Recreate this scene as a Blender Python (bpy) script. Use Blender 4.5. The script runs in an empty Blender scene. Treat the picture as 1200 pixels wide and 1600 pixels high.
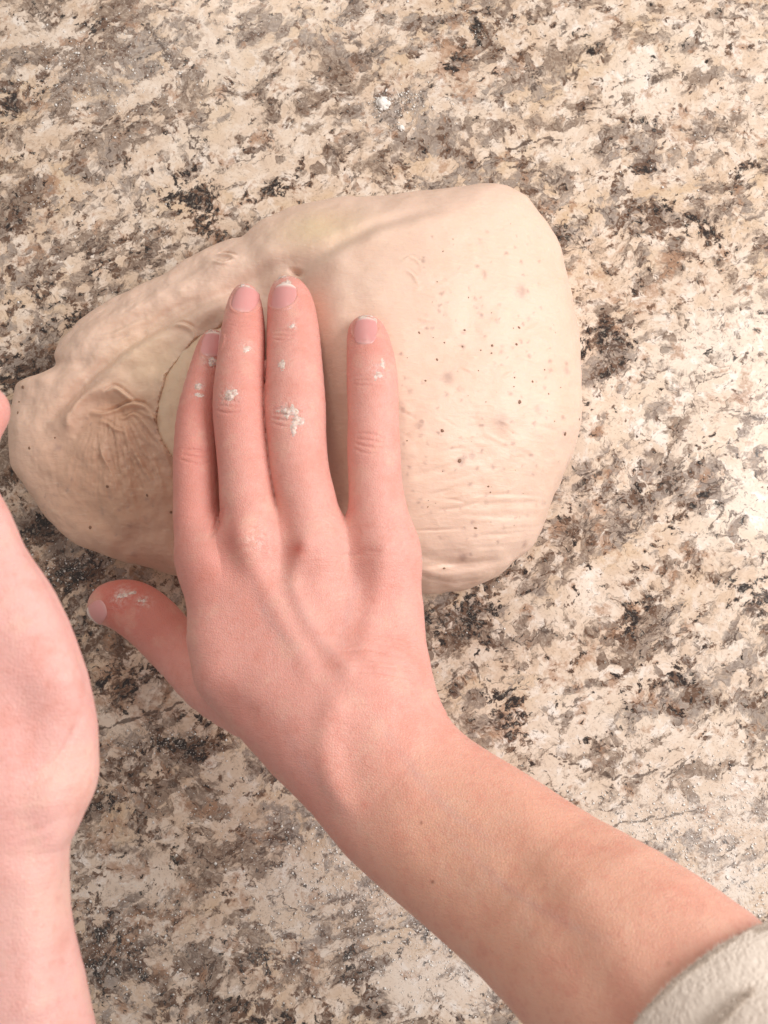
import bpy, math, random
import numpy as np

random.seed(7)
rng = np.random.default_rng(11)
sc = bpy.context.scene
C = sc.collection

# ------------------------------------------------------------------ camera
TILT = math.radians(6.0)
HFOV = math.radians(42.0)
CAM = np.array([0.0, -0.048, 0.46])
cam_d = bpy.data.cameras.new('camera')
cam = bpy.data.objects.new('camera', cam_d)
C.objects.link(cam)
cam.location = CAM
cam.rotation_euler = (TILT, 0, 0)
cam_d.sensor_fit = 'HORIZONTAL'
cam_d.angle = HFOV
cam_d.clip_start = 0.01
cam_d.clip_end = 20
cam_d.dof.use_dof = True
cam_d.dof.focus_distance = 0.42
cam_d.dof.aperture_fstop = 26
sc.camera = cam

# ------------------------------------------------------------------ room light (indoor close-up: kitchen lamps)
w = bpy.data.worlds.new('World')
sc.world = w
w.use_nodes = True
bg = w.node_tree.nodes['Background']
bg.inputs[0].default_value = (1.0, 0.93, 0.885, 1)
bg.inputs[1].default_value = 0.41


def area(name, loc, target, size, energy, col):
    d = bpy.data.lights.new(name, 'AREA')
    d.shape = 'DISK'
    d.size = size
    d.energy = energy
    d.color = col
    o = bpy.data.objects.new(name, d)
    C.objects.link(o)
    o.location = loc
    from mathutils import Vector
    o.rotation_euler = (Vector(target) - Vector(loc)).to_track_quat('-Z', 'Y').to_euler()
    return o


area('kitchen_lamp', (0.86, 0.20, 0.84), (0, 0, 0), 0.75, 15.0, (1.0, 0.945, 0.905))
area('ceiling_lamp', (-0.35, 1.75, 1.7), (0, 0, 0), 0.6, 13.0, (1.0, 0.88, 0.76))
sc.view_settings.view_transform = 'Standard'
sc.view_settings.look = 'None'
sc.view_settings.exposure = 0.0
sc.view_settings.gamma = 1.0
sc.cycles.use_denoising = True
sc.cycles.max_bounces = 8

# ------------------------------------------------------------------ measuring the photo: ray through a pixel, met at a height
TH = math.tan(HFOV / 2)
ct, st = math.cos(TILT), math.sin(TILT)


def U(px, py, z):
    dx = (px - 600) / 600 * TH
    dy = -(py - 800) / 600 * TH
    d = np.array([dx, dy * ct + st, dy * st - ct])
    t = (z - CAM[2]) / d[2]
    return CAM + d * t


def mpp(px, py, z):
    p = U(px, py, z) - CAM
    depth = -( -st * p[1] * -1 * -1 + ct * p[2]) if False else (st * p[1] - ct * p[2])
    return depth * TH / 600


def proj(P):
    d = np.asarray(P, float) - CAM
    dep = st * d[:, 1] - ct * d[:, 2]
    up = ct * d[:, 1] + st * d[:, 2]
    return 600 + d[:, 0] / dep / TH * 600, 800 - up / dep / TH * 600


def chain(pts):
    """photo points (px, py, z, radius_px) -> array of x, y, z, r in metres"""
    out = []
    for px, py, z, r in pts:
        q = U(px, py, z)
        out.append([q[0], q[1], q[2], r * mpp(px, py, z)])
    return np.array(out)


def catmull(P, n=3):
    P = np.asarray(P, float)
    Q = np.vstack([2 * P[0] - P[1], P, 2 * P[-1] - P[-2]])
    out = []
    for i in range(1, len(Q) - 2):
        p0, p1, p2, p3 = Q[i - 1], Q[i], Q[i + 1], Q[i + 2]
        for k in range(n):
            t = k / n
            out.append(0.5 * (2 * p1 + (p2 - p0) * t + (2 * p0 - 5 * p1 + 4 * p2 - p3) * t * t
                              + (3 * p1 - p0 - 3 * p2 + p3) * t ** 3))
    out.append(Q[-2])
    return np.array(out)


# ------------------------------------------------------------------ helpers
def new_mesh(name, V, F, mat=None, parent=None, smooth=True):
    me = bpy.data.meshes.new(name)
    V = np.asarray(V, np.float32)
    F = np.asarray(F, np.int32)
    me.vertices.add(len(V))
    me.vertices.foreach_set('co', V.ravel())
    k = F.shape[1]
    me.loops.add(F.size)
    me.loops.foreach_set('vertex_index', F.ravel())
    me.polygons.add(len(F))
    me.polygons.foreach_set('loop_start', np.arange(0, F.size, k, dtype=np.int32))
    if smooth:
        me.polygons.foreach_set('use_smooth', np.ones(len(F), bool))
    me.update(calc_edges=True)
    if mat:
        me.materials.append(mat)
    o = bpy.data.objects.new(name, me)
    C.objects.link(o)
    if parent:
        o.parent = parent
    return o


def set_col(o, name, arr):
    a = o.data.color_attributes.new(name, 'FLOAT_COLOR', 'POINT')
    arr = np.asarray(arr, np.float32)
    if arr.shape[1] == 3:
        arr = np.hstack([arr, np.ones((len(arr), 1), np.float32)])
    a.data.foreach_set('color', arr.ravel())


def tag(o, label=None, cat=None, group=None, kind=None):
    if label: o['label'] = label
    if cat: o['category'] = cat
    if group: o['group'] = group
    if kind: o['kind'] = kind
    return o


def vnoise(P, seed=0):
    """smooth value noise, P (n,3) in cell units -> -1..1"""
    P = np.asarray(P, float)
    i = np.floor(P).astype(np.int64)
    f = P - i
    f = f * f * f * (f * (f * 6 - 15) + 10)

    def hsh(x, y, z):
        h = (x * 374761393 + y * 668265263 + z * 2147483647 + seed * 974711) & 0xffffffff
        h = ((h ^ (h >> 13)) * 1274126177) & 0xffffffff
        return ((h ^ (h >> 16)) & 0xffff) / 32767.5 - 1
    r = 0
    for a in (0, 1):
        for b in (0, 1):
            for c in (0, 1):
                wgt = (f[:, 0] if a else 1 - f[:, 0]) * (f[:, 1] if b else 1 - f[:, 1]) * (f[:, 2] if c else 1 - f[:, 2])
                r = r + wgt * hsh(i[:, 0] + a, i[:, 1] + b, i[:, 2] + c)
    return r


def fbm(P, oct=4, seed=0):
    r = 0; a = 1.0; P = np.asarray(P, float)
    for k in range(oct):
        r = r + a * vnoise(P * 2 ** k + 17.3 * k, seed + k)
        a *= 0.5
    return r


def seg_dist2(X, Y, poly):
    """distance in xy to a polyline, and signed side (left +), and running parameter 0..1"""
    best = np.full(X.shape, 1e9); side = np.zeros(X.shape); par = np.zeros(X.shape)
    n = len(poly) - 1
    for i in range(n):
        ax, ay = poly[i][:2]; bx, by = poly[i + 1][:2]
        dx, dy = bx - ax, by - ay
        L2 = dx * dx + dy * dy + 1e-12
        t = np.clip(((X - ax) * dx + (Y - ay) * dy) / L2, 0, 1)
        d = np.hypot(X - ax - t * dx, Y - ay - t * dy)
        m = d < best
        best = np.where(m, d, best)
        side = np.where(m, np.sign(dx * (Y - ay) - dy * (X - ax)), side)
        par = np.where(m, (i + t) / n, par)
    return best, side, par


def pline(pts, z):
    P = np.array([U(a, b, z)[:2] for a, b in pts])
    return catmull(P, 5) if len(P) > 2 else P


# ------------------------------------------------------------------ distance-field modelling for the arms
def smin(a, b, k):
    h = np.maximum(k - np.abs(a - b), 0) / k
    return np.minimum(a, b) - h * h * k * 0.25


BIG = 0.03


def sd_chain(P, ch, k=0.0):
    """P (n,3) float32, ch (m,4) tapered tube"""
    lo = (ch[:, :3] - ch[:, 3:4]).min(0) - 0.014
    hi = (ch[:, :3] + ch[:, 3:4]).max(0) + 0.014
    out = np.full(len(P), BIG, np.float32)
    m = np.all((P > lo) & (P < hi), axis=1)
    if not m.any():
        return out
    Q = P[m]
    r = np.full(len(Q), BIG, np.float32)
    for i in range(len(ch) - 1):
        a, b = ch[i], ch[i + 1]
        ab = (b - a)[:3]
        t = np.clip(((Q - a[:3]) @ ab) / (ab @ ab + 1e-12), 0, 1)
        d = np.linalg.norm(Q - a[:3] - t[:, None] * ab, axis=1) - (a[3] + t * (b[3] - a[3]))
        r = smin(r, d, k) if k else np.minimum(r, d)
    out[m] = r
    return out


class ArmField:
    def __init__(self, body, fingers, kb=0.014):
        self.body, self.fingers, self.kb = body, fingers, kb
        allp = np.vstack(body + [f[0] for f in fingers])
        self.lo = (allp[:, :3] - allp[:, 3:4]).min(0) - 0.006
        self.hi = (allp[:, :3] + allp[:, 3:4]).max(0) + 0.006

    def __call__(self, P):
        P = np.asarray(P, np.float32)
        b = np.full(len(P), BIG, np.float32)
        for c in self.body:
            b = smin(b, sd_chain(P, c), self.kb)
        r = b
        for c, k in self.fingers:
            r = np.minimum(r, smin(b, sd_chain(P, c, 0.0012), k))
        return r

    def grad(self, P, e=0.0004):
        P = np.asarray(P, np.float32)
        g = np.zeros_like(P)
        for v in ((1, -1, -1), (-1, -1, 1), (-1, 1, -1), (1, 1, 1)):
            v = np.array(v, np.float32)
            g += v * self(P + v * e)[:, None]
        return g / (np.linalg.norm(g, axis=1, keepdims=True) + 1e-12)

    def project(self, P, it=3):
        g = self.grad(P)
        for _ in range(it):
            P = P - np.clip(self(P), -0.004, 0.004)[:, None] * g
        return P


def mesh_field(F, h=0.0008, coarse=4):
    lo, hi = F.lo, F.hi
    H = h * coarse
    n = np.ceil((hi - lo) / H).astype(int) + 1
    gx, gy, gz = np.meshgrid(*[lo[i] + H * (np.arange(n[i]) + 0.5) for i in range(3)], indexing='ij')
    P = np.stack([gx.ravel(), gy.ravel(), gz.ravel()], 1)
    D = F(P)
    N = n * coarse
    vol = np.repeat(np.repeat(np.repeat(D.reshape(n), coarse, 0), coarse, 1), coarse, 2).astype(np.float32)
    near = np.abs(D) < H * 1.6
    idx = np.argwhere(near.reshape(n))
    o = np.stack(np.meshgrid(*[np.arange(coarse)] * 3, indexing='ij'), -1).reshape(-1, 3)
    cells = (idx[:, None, :] * coarse + o[None]).reshape(-1, 3)
    pos = lo + h * (cells + 0.5)
    vol[cells[:, 0], cells[:, 1], cells[:, 2]] = F(pos)
    # surface nets
    ins = vol < 0
    c8 = np.zeros(tuple(N - 1), np.int8)
    for a in (0, 1):
        for b in (0, 1):
            for c in (0, 1):
                c8 += ins[a:N[0] - 1 + a, b:N[1] - 1 + b, c:N[2] - 1 + c]
    act = np.argwhere((c8 > 0) & (c8 < 8))
    vid = np.full(tuple(N - 1), -1, np.int32)
    vid[act[:, 0], act[:, 1], act[:, 2]] = np.arange(len(act))
    s = np.zeros((len(act), 3)); cnt = np.zeros(len(act))
    corners = [(a, b, c) for a in (0, 1) for b in (0, 1) for c in (0, 1)]
    val = {q: vol[act[:, 0] + q[0], act[:, 1] + q[1], act[:, 2] + q[2]] for q in corners}
    for q in corners:
        for ax in range(3):
            if q[ax] == 0:
                q2 = list(q); q2[ax] = 1; q2 = tuple(q2)
                v0, v1 = val[q], val[q2]
                m = (v0 < 0) != (v1 < 0)
                t = np.where(m, v0 / np.where(m, v0 - v1, 1), 0)
                pt = np.tile(np.array(q, float), (len(act), 1)); pt[:, ax] += t
                s += pt * m[:, None]; cnt += m
    V = lo + h * (act + 0.5 + s / cnt[:, None])
    quads = []
    for ax in range(3):
        sl0 = [slice(None)] * 3; sl1 = [slice(None)] * 3
        sl0[ax] = slice(0, N[ax] - 1); sl1[ax] = slice(1, N[ax])
        A, B = ins[tuple(sl0)], ins[tuple(sl1)]
        e = np.argwhere(A != B)
        u, v = (ax + 1) % 3, (ax + 2) % 3
        ok = (e[:, u] > 0) & (e[:, v] > 0) & (e[:, u] < N[u] - 1) & (e[:, v] < N[v] - 1)
        e = e[ok]
        fl = A[e[:, 0], e[:, 1], e[:, 2]]
        q = []
        for du, dv in ((-1, -1), (0, -1), (0, 0), (-1, 0)):
            k = e.copy(); k[:, u] += du; k[:, v] += dv
            q.append(vid[k[:, 0], k[:, 1], k[:, 2]])
        q = np.stack(q, 1)
        q[~fl] = q[~fl][:, ::-1]
        quads.append(q)
    return V, np.vstack(quads)


def subdivided(V, Fc):
    """every quad into four, new points halfway (the field projection rounds them afterwards)"""
    V = np.asarray(V, np.float32); Fc = np.asarray(Fc, np.int64)
    E = np.stack([Fc, np.roll(Fc, -1, 1)], -1).reshape(-1, 2)
    E.sort(axis=1)
    key = E[:, 0] * len(V) + E[:, 1]
    uq, first, inv_ = np.unique(key, return_index=True, return_inverse=True)
    mid = (V[E[first, 0]] + V[E[first, 1]]) * 0.5
    cen_ = V[Fc].mean(1)
    n0 = len(V); n1 = n0 + len(mid)
    em = inv_.reshape(-1, 4) + n0
    cc = np.arange(len(Fc)) + n1
    F2 = np.concatenate([np.stack([Fc[:, k], em[:, k], cc, em[:, (k + 3) % 4]], 1) for k in range(4)])
    return np.vstack([V, mid, cen_]).astype(np.float32), F2


def point_normals(V, F):
    n = np.cross(V[F[:, 2]] - V[F[:, 0]], V[F[:, 3]] - V[F[:, 1]])
    N = np.stack([np.bincount(F.ravel(), np.repeat(n[:, k], 4), minlength=len(V)) for k in range(3)], 1)
    return N / (np.linalg.norm(N, axis=1, keepdims=True) + 1e-12)


# ------------------------------------------------------------------ materials
def mat(name):
    m = bpy.data.materials.new(name)
    m.use_nodes = True
    nt = m.node_tree
    return m, nt, nt.nodes['Principled BSDF']


class NB:
    """small node builder"""
    def __init__(self, nt): self.nt = nt

    def n(self, typ, **kw):
        o = self.nt.nodes.new(typ)
        for k, v in kw.items():
            setattr(o, k, v)
        return o

    def link(self, a, b): self.nt.links.new(a, b)

    def val(self, sock, v):
        if hasattr(v, 'node'): self.link(v, sock)
        else: sock.default_value = v

    def math(self, op, a, b=0.0, clamp=False):
        o = self.n('ShaderNodeMath', operation=op, use_clamp=clamp)
        self.val(o.inputs[0], a); self.val(o.inputs[1], b)
        return o.outputs[0]

    def mix(self, fac, a, b, blend='MIX'):
        o = self.n('ShaderNodeMix', data_type='RGBA', blend_type=blend)
        self.val(o.inputs[0], fac)
        for s, v in ((o.inputs[6], a), (o.inputs[7], b)):
            if hasattr(v, 'node'): self.link(v, s)
            else: s.default_value = (*v, 1)
        return o.outputs[2]

    def noise(self, vec, scale, detail=4, rough=0.55, dist=0.0):
        o = self.n('ShaderNodeTexNoise')
        if vec is not None: self.link(vec, o.inputs['Vector'])
        o.inputs['Scale'].default_value = scale
        o.inputs['Detail'].default_value = detail
        o.inputs['Roughness'].default_value = rough
        o.inputs['Distortion'].default_value = dist
        return o

    def step(self, v, a, b):
        o = self.n('ShaderNodeMapRange', interpolation_type='SMOOTHSTEP')
        self.val(o.inputs[0], v)
        self.val(o.inputs[1], a); self.val(o.inputs[2], b)
        return o.outputs[0]

    def bump(self, h, strength, dist, normal=None):
        o = self.n('ShaderNodeBump')
        o.inputs['Strength'].default_value = strength
        o.inputs['Distance'].default_value = dist
        self.link(h, o.inputs['Height'])
        if normal is not None: self.link(normal, o.inputs['Normal'])
        return o.outputs[0]


def granite_material():
    m, nt, bs = mat('granite')
    b = NB(nt)
    geo = b.n('ShaderNodeNewGeometry')
    pos = geo.outputs['Position']
    # slow wander of the coordinates
    wn = b.noise(pos, 28, 3, 0.5)
    wv = b.n('ShaderNodeVectorMath', operation='SUBTRACT'); b.link(wn.outputs['Color'], wv.inputs[0]); wv.inputs[1].default_value = (.5, .5, .5)
    ws = b.n('ShaderNodeVectorMath', operation='SCALE'); b.link(wv.outputs[0], ws.inputs[0]); ws.inputs['Scale'].default_value = 0.016
    wa = b.n('ShaderNodeVectorMath', operation='ADD'); b.link(pos, wa.inputs[0]); b.link(ws.outputs[0], wa.inputs[1])
    P1 = wa.outputs[0]
    wn2 = b.noise(pos, 190, 3, 0.6)
    wv2 = b.n('ShaderNodeVectorMath', operation='SUBTRACT'); b.link(wn2.outputs['Color'], wv2.inputs[0]); wv2.inputs[1].default_value = (.5, .5, .5)
    ws2 = b.n('ShaderNodeVectorMath', operation='SCALE'); b.link(wv2.outputs[0], ws2.inputs[0]); ws2.inputs['Scale'].default_value = 0.0045
    wa2 = b.n('ShaderNodeVectorMath', operation='ADD'); b.link(P1, wa2.inputs[0]); b.link(ws2.outputs[0], wa2.inputs[1])
    P = wa2.outputs[0]
    # flow of the stone
    mp = b.n('ShaderNodeMapping', vector_type='TEXTURE')
    b.link(P, mp.inputs['Vector'])
    mp.inputs['Rotation'].default_value = (0, 0, math.radians(28))
    mp.inputs['Scale'].default_value = (1.55, 1.0, 1.0)
    Q = mp.outputs[0]
    at = b.n('ShaderNodeVertexColor', layer_name='veins')
    sp = b.n('ShaderNodeSeparateColor'); b.link(at.outputs['Color'], sp.inputs[0])
    dk, gy, wh = sp.outputs[0], sp.outputs[1], sp.outputs[2]
    at2 = b.n('ShaderNodeVertexColor', layer_name='dust')
    sp2 = b.n('ShaderNodeSeparateColor'); b.link(at2.outputs['Color'], sp2.inputs[0])
    ru, fl = sp2.outputs[0], sp2.outputs[1]

    nA = b.noise(Q, 62, 6, 0.60).outputs['Fac']      # patches
    nB_ = b.noise(Q, 165, 7, 0.66).outputs['Fac']    # grains
    nC = b.noise(P, 360, 5, 0.62).outputs['Fac']     # flecks
    nD = b.noise(P, 800, 3, 0.6).outputs['Fac']      # fine grain
    nE = b.noise(Q, 19, 3, 0.55).outputs['Fac']      # regions
    nF = b.noise(pos, 85, 5, 0.6).outputs['Fac']
    nG = b.noise(P, 180, 4, 0.6).outputs['Fac']

    vor = b.n('ShaderNodeTexVoronoi', feature='F1'); b.link(P, vor.inputs['Vector']); vor.inputs['Scale'].default_value = 185
    vsep = b.n('ShaderNodeSeparateColor'); b.link(vor.outputs['Color'], vsep.inputs[0])
    cellr, cellg, cellb = vsep.outputs
    vor2 = b.n('ShaderNodeTexVoronoi', feature='F1'); b.link(P, vor2.inputs['Vector']); vor2.inputs['Scale'].default_value = 420
    vsep2 = b.n('ShaderNodeSeparateColor'); b.link(vor2.outputs['Color'], vsep2.inputs[0])
    fr, fg, fb = vsep2.outputs
    ved = b.n('ShaderNodeTexVoronoi', feature='DISTANCE_TO_EDGE'); b.link(P, ved.inputs['Vector']); ved.inputs['Scale'].default_value = 185
    edge = ved.outputs['Distance']

    def cen(v, k): return b.math('MULTIPLY', b.math('SUBTRACT', v, 0.5), k)
    cream = b.mix(b.step(nF, 0.40, 0.60), (0.66, 0.505, 0.38), (0.79, 0.675, 0.57))
    cream = b.mix(b.math('MULTIPLY', b.step(cellr, 0.5, 0.9), 0.55), cream, (0.60, 0.44, 0.31))
    cream = b.mix(b.math('MULTIPLY', b.step(nG, 0.52, 0.66), 0.5), cream, (0.52, 0.38, 0.28))
    cream = b.mix(b.math('MULTIPLY', b.step(b.noise(Q, 38, 4, .6).outputs['Fac'], 0.50, 0.66), 0.6), cream, (0.62, 0.45, 0.285))
    cream = b.mix(b.math('MULTIPLY', wh, 0.85, True), cream, (0.84, 0.75, 0.66))
    cream = b.mix(b.math('MULTIPLY', b.step(b.math('ADD', b.noise(P, 120, 5, .6).outputs['Fac'], cen(cellb, .10)), 0.53, 0.66), b.math('ADD', 0.35, b.math('MULTIPLY', wh, 0.7), True)), cream, (0.89, 0.84, 0.79))
    # grey-brown translucent quartz
    g = b.math('ADD', b.math('MULTIPLY', nA, 0.5), b.math('MULTIPLY', nB_, 0.5))
    g = b.math('ADD', g, b.math('MULTIPLY', gy, 0.12))
    g = b.math('SUBTRACT', g, b.math('MULTIPLY', wh, 0.07))
    g = b.math('ADD', g, cen(cellg, 0.11))
    g = b.math('ADD', g, cen(fg, 0.03))
    greyc = b.mix(b.step(nE, 0.45, 0.58), (0.215, 0.15, 0.112), (0.30, 0.255, 0.23))
    greyc = b.mix(b.step(nC, 0.44, 0.64), greyc, (0.42, 0.33, 0.26))
    greyc = b.mix(b.math('MULTIPLY', b.step(cellb, 0.3, 0.9), 0.5), greyc, (0.17, 0.12, 0.095))
    col = b.mix(b.math('MULTIPLY', b.step(g, 0.487, 0.565), 0.88), cream, greyc)
    # rust
    r_ = b.math('ADD', nF, b.math('MULTIPLY', ru, 0.20))
    r_ = b.math('ADD', r_, cen(nC, 0.45))
    r_ = b.math('ADD', r_, cen(fr, 0.06))
    col = b.mix(b.math('MULTIPLY', b.step(r_, 0.555, 0.71), 0.66), col, (0.38, 0.20, 0.11))
    # grain outlines
    e_ = b.math('MULTIPLY', b.step(b.math('ADD', edge, cen(nC, 0.22)), 0.06, -0.02), b.step(g, 0.45, 0.54))
    col = b.mix(b.math('MULTIPLY', e_, 0.6), col, (0.12, 0.078, 0.055))
    # brown patches
    br = b.math('ADD', b.math('MULTIPLY', nB_, 0.55), b.math('MULTIPLY', nC, 0.45))
    br = b.math('ADD', br, b.math('MULTIPLY', dk, 0.125))
    br = b.math('ADD', br, b.math('MULTIPLY', gy, 0.045))
    br = b.math('SUBTRACT', br, b.math('MULTIPLY', wh, 0.06))
    br = b.math('ADD', br, cen(cellb, 0.10))
    br = b.math('ADD', br, cen(fb, 0.05))
    col = b.mix(b.math('MULTIPLY', b.step(br, 0.556, 0.608), 0.90), col, (0.13, 0.07, 0.044))
    # black flecks
    bk = b.math('ADD', b.math('MULTIPLY', nC, 0.62), b.math('MULTIPLY', nB_, 0.38))
    bk = b.math('ADD', bk, b.math('MULTIPLY', dk, 0.125))
    bk = b.math('ADD', bk, cen(nD, 0.2))
    bk = b.math('ADD', bk, cen(fr, 0.07))
    col = b.mix(b.math('MULTIPLY', b.step(bk, 0.590, 0.628), 0.96), col, (0.022, 0.018, 0.018))
    # dark veins that wander with the flow
    nV = b.noise(Q, 34, 5, 0.58).outputs['Fac']
    vn = b.step(b.math('ADD', b.math('ABSOLUTE', b.math('SUBTRACT', nV, 0.5)), cen(nC, 0.05)), 0.011, 0.002)
    col = b.mix(b.math('MULTIPLY', b.math('MULTIPLY', vn, b.step(nA, 0.46, 0.56)), 0.8), col, (0.075, 0.048, 0.038))
    # fine speckle
    col = b.mix(b.math('MULTIPLY', b.step(nD, 0.52, 0.70), 0.30), col, (0.84, 0.74, 0.62))
    col = b.mix(b.math('MULTIPLY', b.step(nD, 0.46, 0.30), 0.38), col, (0.16, 0.11, 0.08))
    # a few hairline cracks that the photo shows
    col = b.mix(b.math('MULTIPLY', b.step(b.math('ADD', sp2.outputs[2], cen(nC, 0.9)), 0.52, 0.75), 0.8), col, (0.085, 0.055, 0.042))
    # film of flour wiped over the stone
    ff = b.math('MULTIPLY', fl, b.step(b.math('ADD', b.math('MULTIPLY', nD, 0.6), b.math('MULTIPLY', nB_, 0.4)), 0.36, 0.66))
    col = b.mix(b.math('MULTIPLY', ff, 0.5, True), col, (0.82, 0.77, 0.73))
    b.link(col, bs.inputs['Base Color'])
    rr = b.math('ADD', 0.13, b.math('MULTIPLY', ff, 0.5), True)
    b.link(rr, bs.inputs['Roughness'])
    bs.inputs['Specular IOR Level'].default_value = 0.45
    b.link(b.bump(nD, 0.12, 0.0004), bs.inputs['Normal'])
    return m


def skin_material():
    m, nt, bs = mat('skin')
    b = NB(nt)
    at = b.n('ShaderNodeVertexColor', layer_name='skin')
    tc = b.n('ShaderNodeTexCoord'); pos = tc.outputs['Object']
    n1 = b.noise(pos, 90, 4, 0.55).outputs['Fac']
    n2 = b.noise(pos, 420, 4, 0.6).outputs['Fac']
    col = b.mix(b.math('MULTIPLY', b.step(n1, 0.50, 0.68), 0.34), at.outputs['Color'], (0.66, 0.26, 0.20))
    col = b.mix(b.math('MULTIPLY', b.step(n1, 0.48, 0.32), 0.26), col, (0.80, 0.55, 0.43))
    col = b.mix(b.math('MULTIPLY', b.step(n2, 0.50, 0.68), 0.26), col, (0.62, 0.25, 0.20))
    fz = b.noise(pos, 520, 5, .68).outputs['Fac']
    col = b.mix(b.math('MULTIPLY', b.math('MULTIPLY', at.outputs['Alpha'], b.step(fz, .40, .66)), 0.75), col, (0.88, 0.76, 0.70))
    b.link(col, bs.inputs['Base Color'])
    wet = b.math('MULTIPLY', at.outputs['Alpha'], b.step(b.noise(pos, 800, 3, .6).outputs['Fac'], .40, .55), True)
    rr = b.math('ADD', 0.36, b.math('MULTIPLY', n2, 0.22))
    b.link(b.math('SUBTRACT', rr, b.math('MULTIPLY', wet, 0.32)), bs.inputs['Roughness'])
    nW = b.noise(pos, 1300, 3, .6).outputs['Fac']
    bs.inputs['Specular IOR Level'].default_value = 0.42
    bs.inputs['Subsurface Weight'].default_value = 0.22
    bs.inputs['Subsurface Radius'].default_value = (1.0, 0.32, 0.18)
    bs.inputs['Subsurface Scale'].default_value = 0.0035
    v = b.n('ShaderNodeTexVoronoi', feature='DISTANCE_TO_EDGE'); b.link(pos, v.inputs['Vector']); v.inputs['Scale'].default_value = 1150
    mp = b.n('ShaderNodeMapping'); b.link(pos, mp.inputs['Vector']); mp.inputs['Scale'].default_value = (300, 1500, 300)
    mp.inputs['Rotation'].default_value = (0, 0, math.radians(-8))
    n3 = b.noise(mp.outputs[0], 1.0, 3, 0.6).outputs['Fac']
    h = b.math('ADD', b.math('MULTIPLY', b.step(v.outputs['Distance'], 0, 0.25), 0.5), b.math('ADD', b.math('MULTIPLY', n2, 0.9), b.math('MULTIPLY', n3, 1.0)))
    h = b.math('ADD', h, b.math('MULTIPLY', b.math('MULTIPLY', nW, wet), 3.5))
    b.link(b.bump(h, 0.40, 0.0005), bs.inputs['Normal'])
    return m


def nail_material():
    m, nt, bs = mat('nail')
    at = NB(nt).n('ShaderNodeVertexColor', layer_name='nail')
    nt.links.new(at.outputs['Color'], bs.inputs['Base Color'])
    bs.inputs['Roughness'].default_value = 0.30
    bs.inputs['Specular IOR Level'].default_value = 0.5
    bs.inputs['Subsurface Weight'].default_value = 0.15
    bs.inputs['Subsurface Radius'].default_value = (1.0, 0.4, 0.3)
    bs.inputs['Subsurface Scale'].default_value = 0.002
    return m


def dough_material():
    m, nt, bs = mat('dough')
    b = NB(nt)
    at = b.n('ShaderNodeVertexColor', layer_name='dough')
    tc = b.n('ShaderNodeTexCoord'); pos = tc.outputs['Object']
    n1 = b.noise(pos, 45, 5, 0.6).outputs['Fac']
    n2 = b.noise(pos, 330, 4, 0.6).outputs['Fac']
    mp = b.n('ShaderNodeMapping'); b.link(pos, mp.inputs['Vector']); mp.inputs['Scale'].default_value = (120, 520, 300)
    mp.inputs['Rotation'].default_value = (0, 0, math.radians(10))
    n3 = b.noise(mp.outputs[0], 1.0, 4, 0.6, 0.6).outputs['Fac']
    col = b.mix(b.math('MULTIPLY', b.step(n1, 0.45, 0.68), 0.26), at.outputs['Color'], (0.68, 0.46, 0.34))
    col = b.mix(b.math('MULTIPLY', b.step(n2, 0.56, 0.74), 0.22), col, (0.55, 0.38, 0.29))
    col = b.mix(b.math('MULTIPLY', b.step(n3, 0.55, 0.72), 0.20), col, (0.86, 0.72, 0.56))
    b.link(col, bs.inputs['Base Color'])
    bs.inputs['Roughness'].default_value = 0.46
    bs.inputs['Specular IOR Level'].default_value = 0.38
    bs.inputs['Subsurface Weight'].default_value = 0.25
    bs.inputs['Subsurface Radius'].default_value = (1.0, 0.7, 0.45)
    bs.inputs['Subsurface Scale'].default_value = 0.004
    h = b.math('ADD', b.math('MULTIPLY', n2, 0.7), b.math('MULTIPLY', n3, 0.9))
    b.link(b.bump(h, 0.30, 0.0009), bs.inputs['Normal'])
    return m


def simple_material(name, col, rough, sss=0.0, spec=0.4):
    m, nt, bs = mat(name)
    b = NB(nt)
    tc = b.n('ShaderNodeTexCoord')
    n1 = b.noise(tc.outputs['Object'], 400, 3).outputs['Fac']
    c = b.mix(b.math('MULTIPLY', n1, 0.4), col, tuple(x * 0.75 for x in col))
    b.link(c, bs.inputs['Base Color'])
    bs.inputs['Roughness'].default_value = rough
    bs.inputs['Specular IOR Level'].default_value = spec
    if sss:
        bs.inputs['Subsurface Weight'].default_value = sss
        bs.inputs['Subsurface Scale'].default_value = 0.002
    return m


M_granite = granite_material()
M_skin = skin_material()
M_nail = nail_material()
M_dough = dough_material()
M_flour = simple_material('flour', (0.90, 0.87, 0.83), 0.85, 0.0, 0.1)
M_residue = simple_material('wet_dough', (0.86, 0.71, 0.64), 0.28, 0.2, 0.5)
_b = NB(M_residue.node_tree); _p = M_residue.node_tree.nodes['Principled BSDF']
_n = _b.noise(_b.n('ShaderNodeTexCoord').outputs['Object'], 700, 3, .6).outputs['Fac']
_b.link(_b.math('ADD', 0.50, _b.math('MULTIPLY', _b.step(_n, .36, .60), 0.46)), _p.inputs['Alpha'])
M_bran = simple_material('bran', (0.27, 0.155, 0.10), 0.6)

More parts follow.
